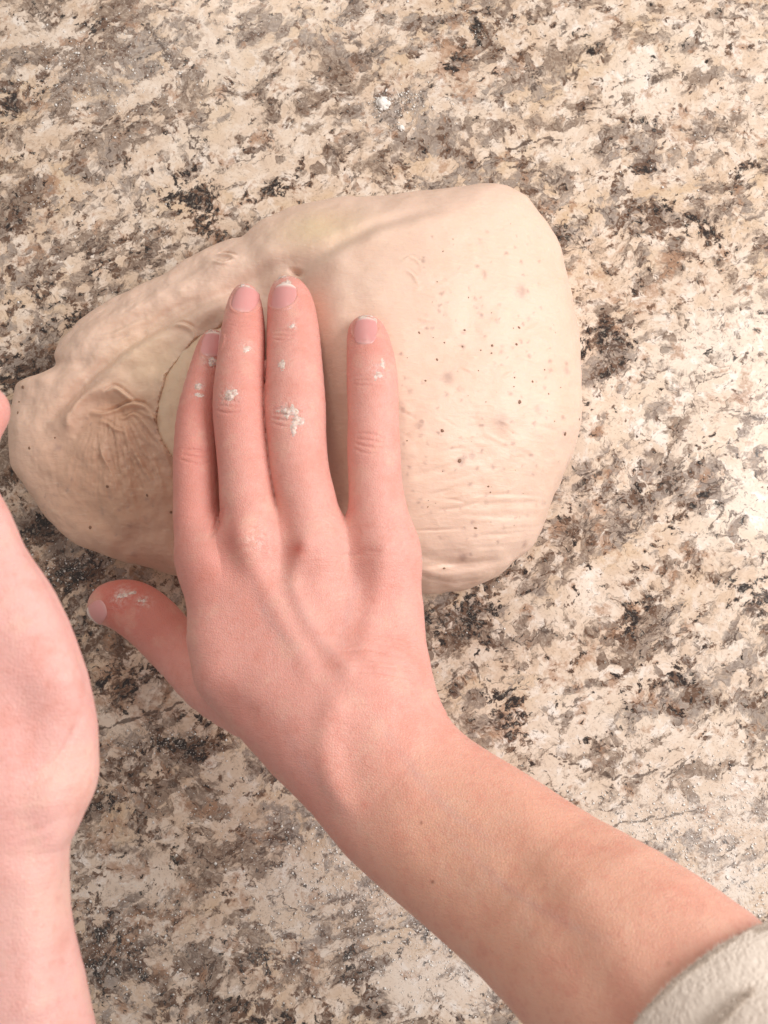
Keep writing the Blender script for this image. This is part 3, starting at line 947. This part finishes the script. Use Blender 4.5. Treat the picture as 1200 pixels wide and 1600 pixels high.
def build_lobe():
    """the smooth inner fold of dough that swells out from under the lip beside the index finger"""
    P = pline(CRE, 0.046)
    P = np.stack([np.interp(np.linspace(0, 1, 90), np.linspace(0, 1, len(P)), P[:, k]) for k in (0, 1)], 1)
    zl = []
    for p in P:
        h = dough_bvh.ray_cast(Vector((p[0] - .002, p[1] + .0005, .3)), Vector((0, 0, -1)))
        zl.append(h[0][2] if h[0] is not None else .04)
    zl = np.convolve(np.pad(zl, 8, 'edge'), np.ones(17) / 17, 'valid')
    T = np.gradient(P, axis=0); T /= np.linalg.norm(T, axis=1, keepdims=True)
    Nr = np.stack([-T[:, 1], T[:, 0]], 1)
    nt_ = 40
    Vt = []
    for i in range(len(P)):
        q = i / (len(P) - 1)
        end = math.sin(math.pi * (.04 + .92 * q)) ** .5
        for j in range(nt_):
            t = j / (nt_ - 1)
            off = -.0022 + .024 * t * (.45 + .55 * end)
            a = min(1, max(0, off) / .0095)
            prof = -.0003 - .0045 * (1 - end) + min(0, off) * .9 + .0032 * math.sin(a * math.pi / 2) - .0050 * max(0, (off - .011) / .014) ** 1.5
            Vt.append((P[i, 0] + Nr[i, 0] * off, P[i, 1] + Nr[i, 1] * off, zl[i] + prof))
    Vt = np.array(Vt)
    Vt[:, 2] += fbm(Vt * np.array([200, 70, 70]), 3, 77) * .0006
    i = np.arange(len(P) * nt_).reshape(len(P), nt_)
    F = np.stack([i[:-1, :-1], i[1:, :-1], i[1:, 1:], i[:-1, 1:]], -1).reshape(-1, 4)[:, ::-1]
    o = new_mesh('dough_fold', Vt, F, M_dough, dough)
    set_col(o, 'dough', np.tile(np.array([0.81, 0.62, 0.45]), (len(Vt), 1)))
    tag(o, 'smooth paler inner fold of dough beside the index finger')
    return o


build_lobe()

# ------------------------------------------------------------------ person: two bare forearms, one sleeve
person = bpy.data.objects.new('person', None)
C.objects.link(person)
person.location = (0.1, -0.35, 0)
bpy.context.view_layer.update()
tag(person, 'person with bare forearms pressing dough flat-handed, wearing a pale fleecy sleeve', 'person')


def adopt(o):
    o.parent = person
    o.matrix_parent_inverse = person.matrix_world.inverted()


def ch(pts, n=3):
    return catmull(chain(pts), n)


index_f = ch([(333, 533, .055, 18), (329, 552, .058, 23), (320, 592, .065, 27), (309, 649, .072, 31), (306, 707, .0765, 33.5), (306, 764, .080, 34), (309, 825, .083, 36), (325, 880, .085, 40)])
middle_f = ch([(383, 463, .060, 19.5), (382, 482, .0625, 27), (380, 520, .068, 33), (376, 572, .074, 37), (374, 632, .080, 40.5), (378, 690, .083, 40), (384, 745, .086, 41), (390, 800, .088, 44), (400, 860, .088, 46)])
ring_f = ch([(450, 458, .061, 26), (454, 474, .063, 34), (457.7, 515, .068, 39.5), (460, 572, .0745, 43), (461, 634, .0805, 47), (464, 690, .084, 45), (469, 740, .0865, 45), (480, 790, .088, 46), (492, 860, .088, 48)])
little_f = ch([(573, 520, .072, 27.5), (575, 532, .073, 31.5), (579, 560, .076, 36), (582, 600, .080, 38.5), (583, 649, .083, 38.5), (584, 705, .086, 40.5), (587, 760, .0865, 41), (592, 810, .087, 46), (602, 870, .0865, 50)])
thumb_f = ch([(163, 948, .033, 24), (176, 944, .035, 34), (206, 950, .039, 42), (240, 975, .044, 43.5), (283, 1022, .050, 42), (328, 1066, .060, 46), (392, 1098, .076, 56)])
body = [
    ch([(325, 880, .084, 44), (345, 950, .086, 52), (367, 1045, .089, 66), (470, 1125, .094, 70)], 2),
    ch([(400, 860, .087, 50), (420, 950, .089, 58), (465, 1050, .093, 66), (520, 1130, .096, 74)], 2),
    ch([(492, 860, .087, 52), (505, 950, .089, 58), (530, 1040, .092, 66), (560, 1120, .096, 76)], 2),
    ch([(600, 866, .086, 50), (605, 950, .087, 57), (603, 1030, .091, 64), (590, 1095, .095, 76)], 2),
    # forearm: two bones side by side
    ch([(470, 1120, .094, 70), (524, 1192, .099, 70), (598, 1278, .106, 76), (698, 1362, .119, 80), (803, 1442, .135, 88), (910, 1520, .152, 108), (1030, 1625, .17, 120), (1150, 1800, .19, 140)], 2),
    ch([(590, 1095, .095, 74), (628, 1154, .099, 70), (690, 1220, .107, 74), (788, 1284, .121, 78), (892, 1363, .137, 88), (980, 1430, .153, 106), (1100, 1530, .17, 124), (1250, 1680, .19, 140)], 2),
    ch([(540, 1135, .095, 90), (636, 1244, .104, 94), (740, 1323, .118, 100), (845, 1405, .134, 112), (933, 1481, .150, 134), (1050, 1590, .17, 150), (1200, 1740, .19, 160)], 2),
]
R_field = ArmField(body, [(index_f, .008), (middle_f, .008), (ring_f, .008), (little_f, .008), (thumb_f, .006)])

skin_lines = []


def S(pts, wid, h, z=.09):
    skin_lines.append((pline(pts, z), wid, h))


def joint(px, py, w_, z, dirdeg=0, n=3, gap=7, depth=.00055):
    a = math.radians(dirdeg); ux, uy = math.cos(a), math.sin(a); vx, vy = -uy, ux
    for k in range(n):
        o_ = (k - (n - 1) / 2) * gap
        bend = (k - (n - 1) / 2) * 2.5 + 1.5
        ww = w_ * random.uniform(.75, 1.0)
        pts = [(px + ux * s * ww + vx * (o_ + bend * (1 - s * s) + random.uniform(-.8, .8)), py + uy * s * ww + vy * (o_ + bend * (1 - s * s))) for s in (-1, -.5, 0, .5, 1)]
        S(pts, .00050, -depth * random.uniform(.7, 1.3), z)


joint(305, 712, 22, .085, 4, 3, 8)
joint(357, 634, 19, .090, 8, 3, 8, .0004)
joint(447, 652, 25, .092, 8, 4, 7, .0004)
joint(577, 692, 22, .095, 10, 4, 8, .0004)
joint(443, 526, 20, .078, 5, 3, 6)
joint(576, 595, 24, .088, 3, 3, 6, .0003)
joint(370, 503, 16, .078, 5, 2, 6, .00025)
joint(330, 568, 14, .070, 8, 2, 6, .00025)
# folds of skin round the nails
for nx, ny, nr_, nd in ((331, 537, 21, 8), (381, 467, 22, 12), (441, 460, 23, 8), (571, 518, 21, 3)):
    arc = [(nx + nr_ * 1.08 * math.sin(a_), ny + nr_ * 1.22 * math.cos(a_)) for a_ in np.linspace(-1.9, 1.9, 11)]
    S(arc, .00055, .00030, .072)
# tendons, veins and creases over the back of the hand
S([(385, 835), (400, 880), (440, 950), (490, 1040)], .0040, .0010)
S([(598, 860), (590, 930), (570, 1010)], .0040, .0009)
S([(478, 850), (458, 905), (475, 955), (502, 1000), (545, 1040)], .0034, .0011, .10)
S([(525, 1105), (512, 1150), (520, 1205), (535, 1238)], .0045, .0012, .11)
S([(560, 1125), (550, 1170), (560, 1220)], .007, -.0010, .11)
S([(388, 838), (389, 839)], .0080, .0022, .10)
S([(492, 850), (493, 851)], .0085, .0014, .10)
S([(600, 850), (601, 851)], .0080, .0006, .10)
S([(320, 870), (321, 871)], .0085, .0012, .10)
S([(437, 800), (445, 850), (440, 900)], .0045, -.0014, .10)
S([(537, 810), (545, 860), (555, 920)], .0055, -.0012, .10)
S([(345, 800), (350, 850), (362, 890)], .0045, -.0012, .10)
S([(345, 798), (338, 820), (333, 838)], .0010, -.0012, .09)
S([(350, 1085), (390, 1105), (415, 1112)], .0050, -.0008, .09)
S([(830, 1290), (900, 1385), (960, 1480), (1020, 1570)], .0075, .0008, .15)
S([(800, 1330), (870, 1440), (925, 1530), (960, 1590)], .0070, -.0009, .14)
S([(640, 1240), (620, 1290), (650, 1330)], .0070, .0007, .12)
for k in range(7):
    y0 = random.uniform(985, 1060)
    x0 = random.uniform(530, 590); x1 = random.uniform(625, 664)
    S([(x0, y0 + random.uniform(-6, 4)), ((x0 + x1) / 2, y0 + 1), (x1, y0 + random.uniform(8, 18))], .00055, -random.uniform(.00012, .00034), .10)
for k in range(26):
    y0 = 815 + 180 * random.random(); x0 = random.uniform(470, 600)
    S([(x0, y0 + 6), (x0 + 30, y0), (x0 + random.uniform(45, 70), y0 + random.uniform(-2, 6))], .0006, -random.uniform(.00006, .00016), .10)
for k in range(5):
    S([(588 + 3 * k, 790 + 9 * k), (605, 792 + 9 * k), (626, 784 + 9 * k)], .0005, -.00015, .10)
for k in range(4):
    S([(470 + 4 * k, 795 + 8 * k), (500, 790 + 8 * k), (525, 802 + 8 * k)], .0005, -.00015, .10)

V, F = mesh_field(R_field, 0.0007)
V, F = subdivided(V, F)
V = R_field.project(V.astype(np.float32), 2)


def displace_skin(V, F, lines):
    N = point_normals(V, F)
    D = np.zeros(len(V))
    for P, wid, h in lines:
        lo = P.min(0) - wid * 3; hi = P.max(0) + wid * 3
        m = (V[:, 0] > lo[0]) & (V[:, 0] < hi[0]) & (V[:, 1] > lo[1]) & (V[:, 1] < hi[1]) & (N[:, 2] > 0.05)
        if not m.any(): continue
        d, s, t = seg_dist2(V[m, 0], V[m, 1], P)
        D[m] += h * np.exp(-(d / wid) ** 2) * smooth01(0.05, .5, N[m, 2]) * np.where(h < 0, np.sin(np.pi * (.08 + .84 * t)) ** .5, 1)
    D += (fbm(V * 70, 3, 31) * .00010)
    return V + N * D[:, None], N


V, N = displace_skin(V, F, skin_lines)
# thumb sits below: split by nearest chain for colour
SK = np.array([0.76, 0.39, 0.335])


WET = [(440, 436, 16, .062), (573, 494, 16, .07), (383, 446, 12, .06), (332, 516, 12, .055), (470, 450, 10, .06), (594, 505, 12, .07), (400, 845, 20, .10),
       (450, 646, 20, .09), (458, 668, 12, .09), (358, 622, 16, .088), (591, 585, 16, .086), (598, 560, 12, .08), (330, 560, 14, .07), (440, 568, 12, .08), (572, 495, 14, .072), (440, 438, 14, .065), (190, 932, 17, .048), (224, 940, 13, .052),
       (380, 450, 10, .065), (312, 604, 8, .075), (457, 511, 8, .08), (385, 545, 10, .08)]


VEINS = [[(448, 900), (476, 962), (503, 1003), (548, 1045)], [(392, 905), (425, 975), (490, 1040)], [(562, 885), (545, 950), (532, 1015)], [(690, 1290), (790, 1385), (880, 1440), (950, 1470)], [(590, 1120), (640, 1195), (700, 1265), (790, 1330)],
         [(440, 1130), (480, 1200), (560, 1290)]]


def skin_colour(V, blobs_, base, wet=(), veins=()):
    col = np.tile(base, (len(V), 1))
    sx, sy = proj(V)
    for px, py, z, r, c, s in blobs_:
        q = U(px, py, z); k = mpp(px, py, z)
        d2 = ((V - q) ** 2).sum(1) / (r * k) ** 2 if r > 12 else ((sx - px) ** 2 + (sy - py) ** 2) / r ** 2
        wgt = (s * np.exp(-d2))[:, None]
        col = col * (1 - wgt) + np.array(c) * wgt
    for pts in veins:
        d, _, t = seg_dist2(sx, sy, catmull(np.array(pts, float), 5))
        wgt = (.30 * np.exp(-(d / 8) ** 2) * np.sin(np.pi * np.clip(t, .05, .95)) ** .5)[:, None]
        col = col * (1 - wgt) + np.array([0.56, 0.35, 0.33]) * wgt
    al = np.zeros((len(V), 1))
    for px, py, r, z in wet:
        q = U(px, py, z); k = mpp(px, py, z)
        al = np.maximum(al, np.exp(-((V - q) ** 2).sum(1) / (r * k) ** 2)[:, None])
    return np.hstack([col, al])


RED = (0.58, 0.135, 0.10); PINK = (0.76, 0.33, 0.28); PALE = (0.84, 0.58, 0.47); TAN = (0.77, 0.44, 0.31); ORG = (0.71, 0.36, 0.265)
FING = (0.63, 0.215, 0.175)
rb = [(330, 560, .065, 50, FING, .75), (310, 640, .075, 55, FING, .7), (305, 720, .08, 55, FING, .6), (310, 800, .085, 55, FING, .5), (320, 890, .09, 50, FING, .4), (380, 520, .072, 50, FING, .5), (375, 600, .08, 50, FING, .5), (378, 690, .085, 50, FING, .4), (458, 500, .07, 50, FING, .3), (578, 560, .08, 40, FING, .35), (420, 1150, .1, 60, FING, .25), (520, 1290, .1, 60, FING, .3),
      (700, 1330, .13, 170, TAN, .8), (850, 1430, .15, 190, TAN, .9), (1000, 1560, .17, 220, TAN, .9), (800, 1500, .13, 110, ORG, .5), (560, 1260, .1, 90, ORG, .3), (490, 1240, .11, 50, PINK, .5),
      (385, 840, .1, 48, PINK, .8), (372, 850, .1, 26, RED, .22), (466, 858, .105, 10, RED, .75), (640, 1090, .11, 60, PINK, .5), (385, 1108, .1, 26, RED, .35), (330, 900, .09, 60, PINK, .5),
      (190, 940, .045, 70, RED, .95), (250, 985, .055, 55, RED, .45), (150, 955, .04, 22, PALE, .5), (285, 1050, .06, 40, PINK, .5),
      (575, 560, .08, 40, PINK, .8), (573, 520, .075, 30, RED, .35), (445, 470, .065, 40, PINK, .6), (470, 450, .06, 25, RED, .35), (380, 470, .062, 36, PINK, .6), (330, 540, .058, 36, RED, .3),
      (447, 650, .09, 30, PINK, .55), (357, 634, .088, 28, RED, .25), (305, 712, .085, 28, PINK, .6), (577, 695, .094, 28, PINK, .5), (443, 526, .078, 20, PINK, .5),
      (480, 970, .1, 26, PALE, .3), (520, 1030, .1, 30, PALE, .45), (455, 910, .1, 16, PALE, .4), (515, 1150, .11, 22, PALE, .45), (590, 930, .1, 50, PINK, .25), (420, 790, .095, 22, PALE, .25), (520, 820, .1, 20, PALE, .25), (395, 815, .1, 14, PALE, .4),
      (658, 1286, .125, 2.4, (.25, .1, .06), .85), (676, 1378, .12, 2.6, (.2, .08, .05), .9), (730, 1252, .125, 1.8, (.3, .12, .08), .6), (1045, 1505, .19, 4, (.35, .15, .1), .5)]
arm = new_mesh('arm', V, F, M_skin)
set_col(arm, 'skin', skin_colour(V, rb, SK, WET, VEINS))
adopt(arm)
tag(arm, 'forearm and flat hand pressing into the dough, thumb held out to the side')

# the other arm, nearer to the lens
lb_body = [
    ch([(30, 1900, .19, 110), (40, 1650, .195, 100), (22, 1480, .197, 80), (8, 1390, .198, 82), (4, 1280, .199, 86), (-40, 1150, .198, 90), (-90, 1040, .196, 80)], 2),
    ch([(70, 1900, .19, 110), (58, 1650, .192, 78), (34, 1480, .194, 66), (27, 1390, .195, 66), (28, 1300, .197, 64), (48, 1210, .198, 84), (30, 1090, .198, 84), (-10, 980, .197, 76)], 2),
    ch([(-60, 1280, .195, 90), (-110, 1150, .195, 90), (-160, 1040, .193, 80)], 2)]
lthumb = ch([(50, 1195, .197, 86), (44, 1100, .199, 82), (20, 1000, .200, 78), (-18, 900, .200, 66), (-35, 820, .199, 50), (-60, 770, .198, 46)])
lindex = ch([(-10, 980, .195, 70), (-95, 930, .19, 60), (-90, 800, .18, 48), (-62, 710, .172, 42), (-30, 652, .165, 38), (-24, 638, .163, 36)])
lmid = ch([(-100, 1040, .195, 74), (-170, 900, .19, 60), (-170, 760, .175, 50), (-150, 650, .16, 44), (-140, 600, .15, 36)])
lring = ch([(-160, 1040, .193, 70), (-240, 920, .19, 58), (-240, 780, .175, 48), (-225, 690, .16, 42), (-215, 640, .15, 34)])
llit = ch([(-200, 1090, .19, 64), (-300, 1000, .185, 50), (-310, 880, .175, 42), (-305, 800, .165, 36), (-300, 760, .16, 30)])
L_field = ArmField(lb_body, [(lthumb, .012), (lindex, .009), (lmid, .009), (lring, .009), (llit, .009)], .009)
V, F = mesh_field(L_field, 0.0011)
V, F = subdivided(V, F)
V = L_field.project(V.astype(np.float32), 2)
skin_lines2 = [(pline([(10, 820), (40, 900), (70, 985), (100, 1050)], .22), .0005, -.0004), (pline([(70, 1040), (95, 1100), (90, 1170), (60, 1230)], .22), .0007, -.0003), (pline([(100, 1130), (80, 1190), (40, 1230)], .22), .0006, -.0004), (pline([(20, 1400), (24, 1500), (28, 1600)], .22), .004, .0011), (pline([(66, 1380), (70, 1480), (82, 1600)], .22), .004, -.0009),
               (pline([(0, 800), (30, 900), (60, 1000), (85, 1060)], .22), .006, .0014), (pline([(0, 1060), (35, 1150), (45, 1270)], .22), .009, -.0038), (pline([(60, 1250), (58, 1330), (75, 1420)], .22), .004, .0010), (pline([(90, 1250), (60, 1300), (10, 1320)], .22), .0010, -.0003), (pline([(85, 1270), (50, 1325), (5, 1340)], .22), .0009, -.0002),
               (pline([(120, 1080), (121, 1081)], .21), .009, .0016), (pline([(60, 1500), (70, 1400), (70, 1300)], .22), .005, .0008)]
V, N = displace_skin(V, F, skin_lines2)
arm2 = new_mesh('arm', V, F, M_skin)
lbl = [(25, 1150, .22, 55, RED, .5), (15, 1050, .22, 60, RED, .25), (30, 1250, .22, 45, RED, .3), (10, 640, .17, 40, PINK, .8), (5, 880, .22, 26, PINK, .5), (120, 1220, .2, 50, PALE, .5), (90, 1400, .2, 70, PALE, .4), (15, 1330, .22, 60, PINK, .5)]  # RED hollows and PALE right rim: shade and rim light tinted into the skin
set_col(arm2, 'skin', skin_colour(V, lbl, np.array([0.79, 0.45, 0.41])))
adopt(arm2)
tag(arm2, 'other bare arm, lifted close to the viewer at the left edge')

# ------------------------------------------------------------------ fingernails
def nail(field, parent, px, py, z, w_, l_, deg, tilt=0.0, tip=0.22):
    """plate of w x l photo pixels lying on the skin, deg = direction of the tip from straight up, tilt = roll"""
    a = math.radians(deg)
    k = mpp(px, py, z)
    n, mth = 22, 17
    Vn, cols = [], []
    c = U(px, py, z)
    dirv = np.array([math.sin(a), math.cos(a), 0]); side = np.array([math.cos(a), -math.sin(a), 0])
    for i in range(n):
        v = i / (n - 1) * 2 - 1
        for j in range(mth):
            u = j / (mth - 1) * 2 - 1
            # rounded plate (square to disc mapping, flattened)
            uu = u * math.sqrt(max(0, 1 - 0.48 * v * v)); vv = v * math.sqrt(max(0, 1 - 0.48 * u * u))
            p = c + side * uu * w_ / 2 * k + dirv * vv * l_ / 2 * k
            Vn.append(p); 
            e = max(abs(u), abs(v))
            cols.append((uu, vv, e))
    Vn = np.array(Vn, np.float32); cols = np.array(cols)
    Vn[:, 2] += 0.03
    # drop onto the skin along z
    for _ in range(60):
        d = field(Vn)
        Vn[:, 2] -= np.clip(d * .8, -0.002, .004)
    N = field.grad(Vn)
    e = cols[:, 2]
    rise = np.where(e > .98, -.0006, .00010 + .00036 * (1 - cols[:, 0] ** 2) * smooth01(-.9, -.2, cols[:, 1]) + .0004 * np.clip(cols[:, 1], 0, 1))
    Vn = Vn + N * rise[:, None]
    i = np.arange(n * mth).reshape(n, mth)
    F = np.stack([i[:-1, :-1], i[:-1, 1:], i[1:, 1:], i[1:, :-1]], -1).reshape(-1, 4)
    o = new_mesh('fingernail', Vn, F, M_nail)
    pk = np.array([0.70, 0.33, 0.32]); wt = np.array([0.86, 0.74, 0.68]); lun = np.array([0.72, 0.45, 0.42])
    wv = smooth01(1 - 2 * tip, 1 - 2 * tip + .18, cols[:, 1] + .12 * cols[:, 0] ** 2)[:, None]
    lv = smooth01(-.55, -.95, cols[:, 1])[:, None] * .6
    set_col(o, 'nail', (pk * (1 - lv) + lun * lv) * (1 - wv) + wt * wv)
    o.parent = parent
    o.matrix_parent_inverse = parent.matrix_world.inverted()
    return o


bpy.context.view_layer.update()
nail(R_field, arm, 331, 536, .066, 42, 50, 8, tip=.16)
nail(R_field, arm, 381, 466, .072, 44, 54, 12, tip=.11)
nail(R_field, arm, 441, 459, .078, 45, 56, 8, tip=.18)
nail(R_field, arm, 571, 517, .082, 41, 53, 3, tip=.15)
nail(R_field, arm, 151, 957, .042, 38, 46, -118, tip=.3)

# ------------------------------------------------------------------ wet dough stuck to the fingers
arm_bvh = BVHTree.FromPolygons([tuple(v) for v in np.empty((0, 3))], []) if False else None
dg = bpy.context.evaluated_depsgraph_get()
arm_bvh = BVHTree.FromObject(arm, dg)
inv = arm.matrix_world.inverted()


def on_arm(px, py):
    o_ = inv @ Vector(CAM); d = (inv @ Vector(U(px, py, 0.0)) - o_).normalized()
    h = arm_bvh.ray_cast(o_, d)
    return (np.array(h[0]), np.array(h[1])) if h[0] is not None else (None, None)


spots = [(451, 643, 17, 9), (464, 655, 10, 7), (459, 672, 4, 12), (358, 620, 10, 9), (366, 613, 6, 6), (592, 588, 6, 15), (598, 564, 4, 13), (440, 433, 15, 5), (446, 441, 12, 4), (572, 494, 14, 4), (586, 503, 4, 10),
         (330, 517, 14, 4), (332, 566, 8, 9), (382, 446, 11, 3), (440, 570, 7, 7), (457, 511, 4, 4), (190, 930, 9, 5), (222, 938, 9, 4), (208, 926, 8, 3), (308, 604, 6, 4), (386, 545, 6, 5), (312, 618, 5, 4)]


def film(V, F):
    """smears of wet dough: a thin skin of its own following the fingers, thickest in the middle of each smear"""
    v = np.zeros(len(V))
    for px, py, sx, sy in spots:
        p, nr_ = on_arm(px, py)
        if p is None: continue
        k = mpp(px, py, p[2])
        m = (np.abs(V - p) < .008).all(1)
        q = V[m] - p
        v[m] = np.maximum(v[m], np.exp(-(q[:, 0] / (sx * k)) ** 2 - (q[:, 1] / (sy * k)) ** 2 - (q[:, 2] / .004) ** 2))
    v = v + np.where(v > .05, fbm(V * 520, 3, 91) * .42, 0)
    keep = (v[F] > .50).any(1) & (v[F] > .2).all(1)
    f = F[keep]
    u, inv_ = np.unique(f.ravel(), return_inverse=True)
    N_ = point_normals(V, F)[u]
    h = np.clip(v[u] - .50, -.1, .8) * .0006 + fbm(V[u] * 1500, 2, 95) * .00010
    Vf = V[u] + N_ * np.minimum(h, .0006)[:, None]
    return Vf, inv_.reshape(-1, 4)


_av = np.empty(len(arm.data.vertices) * 3, np.float32); arm.data.vertices.foreach_get('co', _av)
_af = np.empty(len(arm.data.loops), np.int32); arm.data.loops.foreach_get('vertex_index', _af)
V, F = film(_av.reshape(-1, 3), _af.reshape(-1, 4))
o = new_mesh('dough_residue', V, F, M_residue)
o.parent = arm
tag(o, None, None, None, 'stuff')
it = []
for px, py, sx, sy in spots:
    for k in range(3):
        p, nr_ = on_arm(random.gauss(px, sx * .7), random.gauss(py, sy * .7))
        if p is None: continue
        s_ = .00009 * random.uniform(.6, 1.8)
        it.append((p, nr_, (s_ * random.uniform(1, 2.0), s_, s_ * random.uniform(.5, .9))))
V, F = grains(it, (ICO_V, ICO_F))
o = new_mesh('dough_crumb', V, F, M_residue)
o.parent = arm
tag(o, None, None, None, 'stuff')

# ------------------------------------------------------------------ sleeve
def build_sleeve():
    ctrl = chain([(1116, 1590, .175, 188), (1128, 1612, .178, 198), (1166, 1672, .185, 212), (1230, 1780, .20, 235), (1330, 1900, .215, 260)])
    P = catmull(ctrl, 30)
    n = len(P); m = 420
    Vt = []
    rows = [(0, -.0045), (0, -.0025), (0, -.0005), (0, .0008)] + [(i, .0012) for i in range(1, n)]
    for q, (i, off) in enumerate(rows):
        p = P[i, :3]
        tg = P[min(i + 1, n - 1), :3] - P[max(i - 1, 0), :3]; tg /= np.linalg.norm(tg)
        a = np.cross(tg, (0, 0, 1)); a /= np.linalg.norm(a); b_ = np.cross(a, tg)
        push = {0: .012, 1: .002, 2: -.0008, 3: .0004}.get(q, 0) + 0.0
        for j in range(m):
            t = 2 * math.pi * j / m
            rr = P[i, 3] + off
            Vt.append(p + tg * (push + .0095 * math.cos(t)) + (a * math.cos(t) * rr + b_ * math.sin(t) * rr * .92))
    Vt = np.array(Vt)
    nr_ = len(rows)
    i = np.arange(nr_ * m).reshape(nr_, m); j = np.roll(i, -1, 1)
    F = np.stack([i[:-1], j[:-1], j[1:], i[1:]], -1).reshape(-1, 4)
    V2, F2 = subdivided(Vt, F)
    o = new_mesh('sleeve', V2, F2)
    Nn = np.empty(len(V2) * 3, np.float32); o.data.vertices.foreach_get('normal', Nn); Nn = Nn.reshape(-1, 3)
    V2 = V2 + Nn * (fbm(V2 * 1400, 2, 41) * .00014 + fbm(V2 * 420, 3, 44) * .00006 + fbm(V2 * 60, 2, 47) * .0004)[:, None]
    o.data.vertices.foreach_set('co', V2.astype(np.float32).ravel()); o.data.update()
    m_, nt, bs = mat('fleece')
    b = NB(nt); tc = b.n('ShaderNodeTexCoord')
    n1 = b.noise(tc.outputs['Object'], 700, 4, .65).outputs['Fac']
    c = b.mix(n1, (0.58, 0.50, 0.43), (0.80, 0.72, 0.64))
    b.link(c, bs.inputs['Base Color']); bs.inputs['Roughness'].default_value = .95
    bs.inputs['Specular IOR Level'].default_value = .1
    bs.inputs['Sheen Weight'].default_value = .3
    b.link(b.bump(n1, .25, .0005), bs.inputs['Normal'])
    o.data.materials.append(m_)
    adopt(o)
    # loose pile
    qx, qy = proj(V2)
    vis = np.where((qx > 940) & (qx < 1290) & (qy > 1400) & (qy < 1680) & (Nn[:, 2] > -.2))[0]
    sel = rng.choice(vis, 90000)
    a = V2[sel] + rng.normal(0, .0003, (len(sel), 3)); nn = Nn[sel]
    d = nn + rng.normal(0, .8, nn.shape); d /= np.linalg.norm(d, axis=1, keepdims=True)
    ln = rng.uniform(.0007, .0019, (len(sel), 1))
    s = np.cross(d, nn); s /= np.linalg.norm(s, axis=1, keepdims=True) + 1e-9
    w_ = .00005
    tri = np.stack([a - s * w_, a + s * w_, a + d * ln], 1).reshape(-1, 3)
    f = np.arange(len(tri)).reshape(-1, 3)
    pz = new_mesh('sleeve_pile', tri, f, m_)
    pz.parent = o
    tag(pz, None, None, None, 'stuff')
    return o


build_sleeve()

# ------------------------------------------------------------------ flour
def flour_dust():
    it = []
    zones = [(620, 1390, 110, 60, 900), (700, 1480, 80, 60, 700), (560, 1330, 60, 40, 350), (480, 1430, 110, 90, 420), (1120, 1290, 100, 45, 900), (1150, 1400, 80, 45, 700), (1000, 1285, 60, 25, 250), (380, 1260, 70, 40, 160),
             (200, 1470, 60, 50, 420), (160, 1330, 40, 90, 160), (180, 110, 100, 50, 420), (130, 130, 60, 30, 200), (230, 360, 40, 14, 60), (110, 880, 50, 25, 200), (240, 1160, 50, 14, 160), (560, 20, 50, 20, 80), (380, 45, 30, 16, 40),
             (605, 165, 26, 12, 120), (640, 155, 24, 8, 80), (1110, 220, 90, 60, 150), (760, 40, 30, 25, 60), (20, 100, 30, 60, 60), (90, 300, 40, 20, 60), (320, 1560, 120, 60, 200), (900, 1230, 80, 40, 120), (1150, 1200, 40, 30, 120), (600, 800, 700, 700, 700)]
    for px, py, sx, sy, n in zones:
        for k in range(int(n * 2.0)):
            a, b_ = random.gauss(px, sx), random.gauss(py, sy)
            if not (-40 < a < 1240 and -40 < b_ < 1640): continue
            p = U(a, b_, 0)
            s = .00013 * math.exp(random.gauss(0, .65))
            s = min(s, .0007)
            it.append((p + np.array([0, 0, s * .4]), (0, 0, 1), (s * random.uniform(.8, 1.5), s, s * .35)))
    for px, py, sx, sy, n in ((620, 1390, 100, 55, 90), (700, 1480, 70, 45, 60), (560, 1330, 50, 35, 40), (430, 1400, 130, 110, 80), (1120, 1290, 90, 45, 90), (1150, 1400, 70, 45, 60), (200, 1470, 60, 50, 30), (160, 110, 90, 60, 40), (110, 880, 40, 25, 20), (620, 170, 40, 20, 20), (600, 800, 600, 600, 60)):
        for k in range(n):
            a, b_ = random.gauss(px, sx), random.gauss(py, sy)
            if not (-40 < a < 1240 and -40 < b_ < 1640): continue
            s = random.uniform(.00028, .00062)
            it.append((U(a, b_, 0) + np.array([0, 0, s * .2]), (0, 0, 1), (s * random.uniform(.8, 1.4), s, s * .4)))
    V, F = grains(it)
    o = new_mesh('flour_dust', V, F, M_flour)
    tag(o, 'white flour grains scattered over the granite countertop', None, None, 'stuff')


flour_dust()


def clump(px, py, r, label):
    c = U(px, py, 0)
    k = mpp(px, py, 0)
    its = []
    for q in range(70):
        a = random.uniform(0, 6.28); d = abs(random.gauss(0, .5)) * r * k
        s = r * k * random.uniform(.16, .46) * (1.15 - min(1, d / (r * k)))
        s = max(s, .00012)
        its.append((c + np.array([math.cos(a) * d, math.sin(a) * d, s * .5]), (random.uniform(-.3, .3), random.uniform(-.3, .3), 1), (s, s * .9, s * .7)))
    V, F = grains(its, (ICO_V, ICO_F))
    o = new_mesh('flour_clump', V, F, M_flour)
    tag(o, label, 'flour clump', 'flour clumps on the granite')


clump(598, 162, 15, 'larger white flour clump on granite above the dough')
clump(627, 200, 7, 'small white flour clump just below the larger clump')
